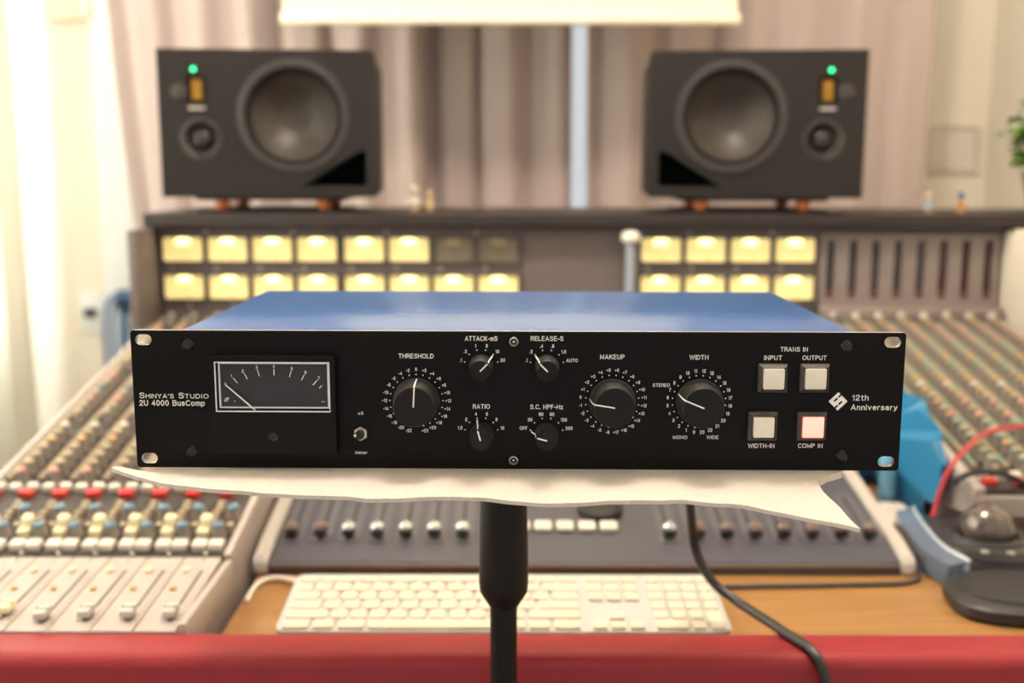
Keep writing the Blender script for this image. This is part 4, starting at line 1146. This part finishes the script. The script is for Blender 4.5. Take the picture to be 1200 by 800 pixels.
# ---- the compressor
u = empty('rack_compressor', (PC.x, PC.y, FZ), rot=(0, 0, R(-.694)), label='black two-unit rack compressor with a blue lid, knobs and a needle meter', cat='compressor')
def up(b, name, m=None, parent=u, angle=35, rot=(0, 0, 0), loc=(0, 0, 0)):
    if parent is u: loc = (loc[0], loc[1], loc[2] + HP)
    return b.build(name, parent, loc, rot, m=m, angle=angle)
mm = .001
b = B()
slots = [rrect(sx * .2332, sz * .0381, .0103, .0068, .0034, 6) for sx in (-1, 1) for sz in (-1, 1)]
b.plate(rrect(0, 0, .4826, .0881, .0022), slots, 0, .004, 'panel_black', edge='plate_edge')
plate = up(b, 'faceplate', angle=30)
b = B(); b.box(-.2114, .2114, .004, .2323, -HP + .0003, HP - .0006, bevel=.0010, seg=2); up(b, 'chassis', 'lid_blue')
b = B(); b.box(.135, .165, .2320, .2345, -.022, .005, bevel=.001); up(b, 'power_inlet', 'bezel_plastic')

# screws: four black hex-socket, two steel
b = B(); b.lathe([(.0043, -.0002), (.0043, .0004), (.0039, .0009), (.0035, .0005), (.0032, .0008), (.0020, .0011)], 'dark_steel', 28, mtx=FRONT); b.lathe([(.0019, .0012), (.0019, .00146)], 'slot_black', 6, mtx=FRONT)
HEX = b.mesh('hex_screw')
for x, z in ((-.2060, .0346), (-.2060, -.0340), (.2053, .0350), (.2054, -.0351)): link('hex_screw', HEX, u, (x, 0, z + HP))
b = B(); b.lathe([(.0031, -.0002), (.0031, .0010), (.0027, .0018), (.0022, .0020), (.0018, .0013), (.0017, .0008)], 'steel', 24, mtx=FRONT, close=False); b.lathe([(.0018, .0004), (.0016, .0009), (.0004, .0010)], 'dark_steel', 6, mtx=FRONT); b.lathe([(.0009, .0008), (.0007, .0015)], 'steel', 12, mtx=FRONT)
SSC = b.mesh('steel_screw')
for z in (.0378, -.0381): link('steel_screw', SSC, u, (-.0017, 0, z + HP))

# needle meter
MX0, MX1, MZ0, MZ1 = -.1905, -.1125, -.0330, .0290
mo = B()
yb = -.0075
mo.plate([(MX0, MZ0), (MX1, MZ0), (MX1, MZ1), (MX0, MZ1)], [[(-.1872, -.0060), (-.1158, -.0060), (-.1158, .0255), (-.1872, .0255)]], yb, 0)
bmesh.ops.bevel(mo.bm, geom=[e for e in mo.bm.edges if e.calc_face_angle(0) > .9 and all(abs(v.co.y - yb) < 1e-5 for v in e.verts) and any(v.co.x in () or (v.co.x < MX0 + 1e-5 or v.co.x > MX1 - 1e-5 or v.co.z < MZ0 + 1e-5 or v.co.z > MZ1 - 1e-5) for v in e.verts)], offset=.0012, segments=2, affect='EDGES')
meter = up(mo, 'meter', 'bezel_plastic')
mp = lambda b, name, m: b.build(name, meter, m=m)
b = B(); b.box(-.1874, -.1156, -.0022, -.0012, -.0062, .0257); mp(b, 'dial', 'meter_face')
b = B(); b.plate([(-.1860, -.0045), (-.1170, -.0045), (-.1170, .0246), (-.1860, .0246)], [[(-.1851, -.0037), (-.1179, -.0037), (-.1179, .0237), (-.1851, .0237)]], -.0040, -.0022); mp(b, 'dial_border', 'meter_rim')
b = B(); b.plate([(-.1873, -.0061), (-.1157, -.0061), (-.1157, .0256), (-.1873, .0256)], [[(-.1868, -.0055), (-.1162, -.0055), (-.1162, .0251), (-.1868, .0251)]], -.0077, -.0060); mp(b, 'window_edge', 'meter_rim')
pv = Vector((-.1515, -.0180))                # pivot of the needle
b = B()
marks = [(-.1818, .0105, '0'), (-.1747, .0112, '1'), (-.1683, .0137, '2'), (-.1607, .0156, '3'), (-.1515, .0161, '4'), (-.1419, .0150, '5'), (-.1345, .0131, '6'), (-.1273, .0101, '7'), (-.1235, .0081, '')]
for k, (x, z, tx) in enumerate(marks):
    d = (Vector((x, z)) - pv).normalized(); p = Vector((x, z))
    ln = .0042 if tx and k else (.0014 if k == 0 else .0026)
    q = p + d * ln
    nrm = Vector((-d.y, d.x)) * .00025
    b.add([Vector((c.x, -.0023, c.y)) for c in (p - nrm, p + nrm, q + nrm, q - nrm)], [(0, 1, 2, 3)], 'print_white')
    if tx and k: put_text(b, tx, q.x + d.x * .0016, q.y + d.y * .0016, .0021, y=-.0023)
for (x0, z0, x1, z1) in ((-.1833, -.0004, -.1822, .0016), (-.1822, .0016, -.1806, .0019), (-.1831, -.0006, -.1814, -.0002), (-.1815, -.0003, -.1804, .0019), (-.1826, .0006, -.1810, .0010), (-.1772, -.0004, -.1764, -.0003), (-.1222, -.0005, -.1212, -.0005), (-.1208, -.0005, -.1200, -.0005)):
    p, q = Vector((x0, z0)), Vector((x1, z1)); d = (q - p).normalized(); nrm = Vector((-d.y, d.x)) * .00018
    b.add([Vector((c.x, -.0023, c.y)) for c in (p - nrm, p + nrm, q + nrm, q - nrm)], [(0, 1, 2, 3)], 'print_white')
mp(b, 'dial_scale', 'print_white')
b = B()
p, q = Vector((-.1634, -.0056)), Vector((-.1818, .0108)); d = (q - p).normalized(); nrm = Vector((-d.y, d.x))
b.add([Vector((c.x, y, c.y)) for y in (-.0050, -.0044) for c in (p - nrm * .00040, p + nrm * .00040, q + nrm * .00030, q - nrm * .00030)], [(0, 1, 2, 3), (7, 6, 5, 4), (0, 1, 5, 4), (1, 2, 6, 5), (2, 3, 7, 6), (3, 0, 4, 7)])
mp(b, 'needle', 'print_white')
b = B(); b.lathe([(.0030, -.0002), (.0030, .0002), (.0025, .0006), (.0021, .0003)], 'dark_steel', 22, mtx=front(-.1520, yb, -.0222)); b.box(-.1537, -.1503, yb - .0007, yb - .0004, -.0225, -.0219, 'slot_black', mtx=None); mp(b, 'adjust_screw', None)

# toggle switch
b = B(); b.lathe([(.0046, 0), (.0046, .0018), (.0040, .0022)], 'steel', 6, mtx=front(-.0984, 0, -.0214, R(30))); b.lathe([(.0030, .0020), (.0030, .0045), (.0024, .0048)], 'dark_steel', 20, mtx=front(-.0984, 0, -.0214))
tg = up(b, 'toggle_switch')
b = B(); b.tube([(-.0984, -.004, -.0214), (-.0988, -.009, -.0206), (-.0993, -.0145, -.0192), (-.0994, -.0160, -.0188)], [.0011, .0013, .0017, .0009], 'steel', 14); b.build('lever', tg)

# knobs
def big_knob(x, z, ang, nm='knob'):
    b = B()
    seg = 72
    prof = [(.0148, .0010), (.0148, .0030), (.0142, .0036), (.0131, .0165), (.0126, .0180), (.0122, .0184)]
    verts, faces = [], []
    mt = front(x, 0, z)
    for pi_, (r_, h_) in enumerate(prof):
        for k in range(seg):
            a = 2 * PI * k / seg
            rr = r_ * (1 - .018 * (1 if k % 6 == 0 else 0)) if 2 <= pi_ <= 3 else r_
            verts.append(mt @ Vector((rr * math.cos(a), rr * math.sin(a), h_)))
    for i in range(len(prof) - 1):
        for k in range(seg):
            k2 = (k + 1) % seg
            faces.append((i * seg + k, i * seg + k2, (i + 1) * seg + k2, (i + 1) * seg + k))
    faces.append(tuple(range(seg)))
    b.add(verts, faces, 'knob_plastic')
    b.lathe([(.0090, 0), (.0090, .002)], 'knob_plastic', 24, mtx=mt)
    kn = up(b, nm, angle=25)
    b = B(); b.lathe([(.0121, .0180), (.0121, .0190), (.0117, .0193)], 'knob_top', 56, mtx=mt); b.build('cap', kn)
    b = B()
    m2 = front(x, 0, z) @ Matrix.Rotation(PI / 2 - ang, 4, 'Z')
    b.box(-.0002, .0121, -.00042, .00042, .0192, .01960, 'print_white', mtx=m2)
    side = [(.0123, .0196), (.0135, .0166), (.0147, .0036)]
    q = [m2 @ Vector((r_, sd * .00042, h_)) for r_, h_ in side for sd in (-1, 1)]
    b.add(q, [(0, 1, 3, 2), (2, 3, 5, 4)], 'print_white')
    b.build('pointer_line', kn)
def small_knob(x, z, ang):
    mt = front(x, 0, z); m2 = mt @ Matrix.Rotation(PI / 2 - ang, 4, 'Z')
    b = B(); seg = 48
    prof = [(.0078, .0010), (.0078, .0022), (.0074, .0028), (.0068, .0155), (.0064, .0162)]
    verts, faces = [], []
    for pi_, (r_, h_) in enumerate(prof):
        for k in range(seg):
            a = 2 * PI * k / seg
            rr = r_ * (1 - .02 * (1 if k % 4 == 0 else 0)) if 2 <= pi_ <= 3 else r_
            verts.append(mt @ Vector((rr * math.cos(a), rr * math.sin(a), h_)))
    for i in range(len(prof) - 1):
        for k in range(seg):
            k2 = (k + 1) % seg
            faces.append((i * seg + k, i * seg + k2, (i + 1) * seg + k2, (i + 1) * seg + k))
    faces.append(tuple(range(seg)))
    b.add(verts, faces, 'knob_plastic')
    # pointer fin reaching past the skirt
    fin = [(.0055, -.0022, .0008), (.0096, -.0005, .0008), (.0096, .0005, .0008), (.0055, .0022, .0008), (.0055, -.0022, .0090), (.0092, -.0005, .0052), (.0092, .0005, .0052), (.0055, .0022, .0090)]
    b.add([m2 @ Vector(v) for v in fin], [(0, 1, 2, 3), (4, 5, 6, 7), (0, 1, 5, 4), (1, 2, 6, 5), (2, 3, 7, 6), (3, 0, 4, 7)], 'knob_plastic')
    b.lathe([(.0050, 0), (.0050, .002)], 'knob_plastic', 20, mtx=mt)
    kn = up(b, 'knob', angle=25)
    b = B(); b.lathe([(.0063, .0158), (.0063, .0166), (.0060, .0168)], 'knob_top', 44, mtx=mt); b.build('cap', kn)
    b = B()
    b.box(-.0002, .0062, -.00042, .00042, .0167, .0171, 'print_white', mtx=m2)
    q = [m2 @ Vector(v) for v in ((.0069, -.00042, .0150), (.0069, .00042, .0150), (.0076, .00042, .0078), (.0076, -.00042, .0078), (.0096, -.00045, .0052), (.0096, .00045, .0052), (.0101, .00045, .0010), (.0101, -.00045, .0010))]
    b.add(q, [(0, 1, 2, 3), (3, 2, 5, 4), (4, 5, 6, 7)], 'print_white')
    b.build('pointer_line', kn)
big_knob(-.0628, 0, R(3))
big_knob(.0601, 0, R(-81))
big_knob(.1144, 0, R(-67.5))
SK = {'ATTACK-mS': (-.0220, .0220, 45), 'RELEASE-S': (.0190, .0220, -45), 'RATIO': (-.0220, -.0214, -15), 'S.C. HPF-Hz': (.0190, -.0214, -75)}
for k, (x, z, a) in SK.items(): small_knob(x, z, R(a))

# printed scales and words
def dial_print(x, z, vals, a0, step, r_dot, r_txt, cap, name, dots=True, extra=(), sideways=False):
    b = B()
    for i, s_ in enumerate(vals):
        a = R(a0 + i * step)
        dx, dz = math.sin(a), math.cos(a)
        b.add([Vector((x + dx * r_dot + .00046 * math.cos(t_ * PI / 4), -.00012, z + dz * r_dot + .00046 * math.sin(t_ * PI / 4))) for t_ in range(8)], [tuple(range(8))], 'print_white')
        if sideways and abs(dx) > .5:
            put_text(b, s_, x + dx * (r_dot + .0014) + math.copysign(.0004, dx), z + dz * (r_dot + .0016) + .0008, cap, align='L' if dx > 0 else 'R', cond=.92)
        else:
            put_text(b, s_, x + dx * r_txt, z + dz * r_txt, cap, cond=.92)
    for s_, ex, ez, c_, w_ in extra: put_text(b, s_, ex, ez, c_, width=w_)
    up(b, name)
dial_print(-.0628, 0, SCALE_THR, -165, 15, .0167, .0200, .0022, 'dial_print', extra=[('THRESHOLD', -.0627, .0284, .0030, .0220)])
dial_print(.0601, 0, SCALE_MAK, -172.5, 15, .0167, .0200, .0022, 'dial_print', extra=[('MAKEUP', .0597, .0283, .0030, .0152)])
dial_print(.1144, 0, SCALE_WID, -172.5, 15, .0167, .0197, .0023, 'dial_print', extra=[('WIDTH', .1136, .0282, .0030, .0118), ('STEREO', .0906, .0105, .0022, .0107), ('MONO', .1032, -.0229, .0023, .0090), ('WIDE', .1236, -.0228, .0023, .0074)])
WID = {'ATTACK-mS': (.0203, .0396), 'RELEASE-S': (.0204, .0397), 'RATIO': (.0108, -.0036), 'S.C. HPF-Hz': (.0207, -.0037)}
for k, (x, z, a) in SK.items():
    dial_print(x, z, SMALL[k], -75, 30, .0106, .0134, .0023, 'dial_print', extra=[(k, x + .0000, WID[k][1], .0030, WID[k][0])], sideways=True)
def word(name, *items):
    b = B()
    for it in items: put_text(b, *it)
    up(b, name)
word('lettering', ('x3', -.0982, -.0083, .0020, .0034)); word('lettering', ('Meter', -.0982, -.0338, .0021, .0076))
for s_, x, z, w_ in (('TRANS IN', .1724, .0335, .0170), ('INPUT', .1596, .0281, .0112), ('OUTPUT', .1853, .0282, .0150), ('WIDTH-IN', .1544, -.0282, .0166), ('COMP IN', .1852, -.0280, .0155)):
    word('lettering', (s_, x, z, .0029, w_))
word('lettering', ('12th', .2099, .0030, .0037, .0102, 'L')); word('lettering', ('Anniversary', .2094, -.0031, .0036, .0290, 'L'))
word('lettering', ('S', -.2376, .0026, .0037, .0034, 'L'), ("HINYA'S", -.2336, .0022, .0029, .0178, 'L'), ('S', -.2128, .0026, .0037, .0034, 'L'), ('TUDIO', -.2089, .0022, .0029, .0151, 'L'))
word('lettering', ('2U 4000 BusComp', -.2378, -.0022, .0037, .0414, 'L'))
# diamond emblem: a square turned on its corner, cut by angular S channels
b = B()
s_ = .0041
ca = math.cos(R(45))
em = lambda p: Vector((.2012 + (p[0] * ca - p[1] * ca) * s_ * 1.02, -.00015, .0006 + (p[0] * ca + p[1] * ca) * s_ * 1.02))
def bar(x0, x1, y0, y1): b.add([em(p) for p in ((x0, y0), (x1, y0), (x1, y1), (x0, y1))], [(0, 1, 2, 3)], 'print_white')
bar(-1, 1, .55, 1); bar(-1, -.4, .28, .55); bar(-1, 1, -.28, .28); bar(.4, 1, -.55, -.28); bar(-1, 1, -1, -.55)
bar(.30, .48, .28, .55); bar(-.48, -.30, -.55, -.28)
up(b, 'emblem')

# push buttons
def square_button(x, z, lit):
    b = B()
    w = .0090; wi = .0072; y0 = -.0062
    b.plate(rrect(x, z, 2 * w, 2 * w, .0004, 1), [rrect(x, z, 2 * wi - .0002, 2 * wi - .0002, .0004, 1)], -.0035, 0, 'button_bezel')
    o_ = [(-w, -w), (w, -w), (w, w), (-w, w)]; i_ = [(-wi, -wi), (wi, -wi), (wi, wi), (-wi, wi)]
    vs = [Vector((x + p[0], -.0035, z + p[1])) for p in o_] + [Vector((x + p[0], y0, z + p[1])) for p in i_] + [Vector((x + p[0], -.001, z + p[1])) for p in i_]
    b.add(vs, [(k, (k + 1) % 4, 4 + (k + 1) % 4, 4 + k) for k in range(4)] + [(4 + k, 4 + (k + 1) % 4, 8 + (k + 1) % 4, 8 + k) for k in range(4)], 'button_bezel')
    bt = up(b, 'push_button')
    c = .0066
    b = B(); b.box(x - c, x + c, -.0072, -.001, z - c, z + c, bevel=.0009); cp = b.build('button_cap', bt, m='button_lit' if lit else 'button_cream')
    if lit:
        cp['label'] = 'glowing pink-white button cap'
        b = B(); b.plate(rrect(x, z, 2 * wi - .0003, 2 * wi - .0003, .0004, 1), [rrect(x, z, 2 * c - .0004, 2 * c - .0004, .0006, 1)], -.0058, -.001); b.build('painted_glow_ring', bt, m='painted_glow_ring')  # ring added to carry the lit cap's red glow as colour
square_button(.1592, .0158, False); square_button(.1850, .0159, False); square_button(.1541, -.0149, False); square_button(.1848, -.0148, True)

# power cable from the back of the unit over the armrest
b = B()
b.tube(smooth_path([(.150, .885, 1.050), (.151, .915, 1.045), (.155, .940, 1.00), (.163, .950, .93), (.168, .953, .885), (.175, .957, .846), (.190, .950, .820), (.210, .930, .8085), (.228, .896, .8058), (.240, .868, .8050), (.252, .842, .8040), (.259, .826, .792), (.263, .820, .760), (.266, .818, .68), (.268, .82, .56)], 10), .0044, 'cable_black')
tag(b.build('power_cable'), 'black power cable hanging from the rack unit over the red armrest', 'cable')
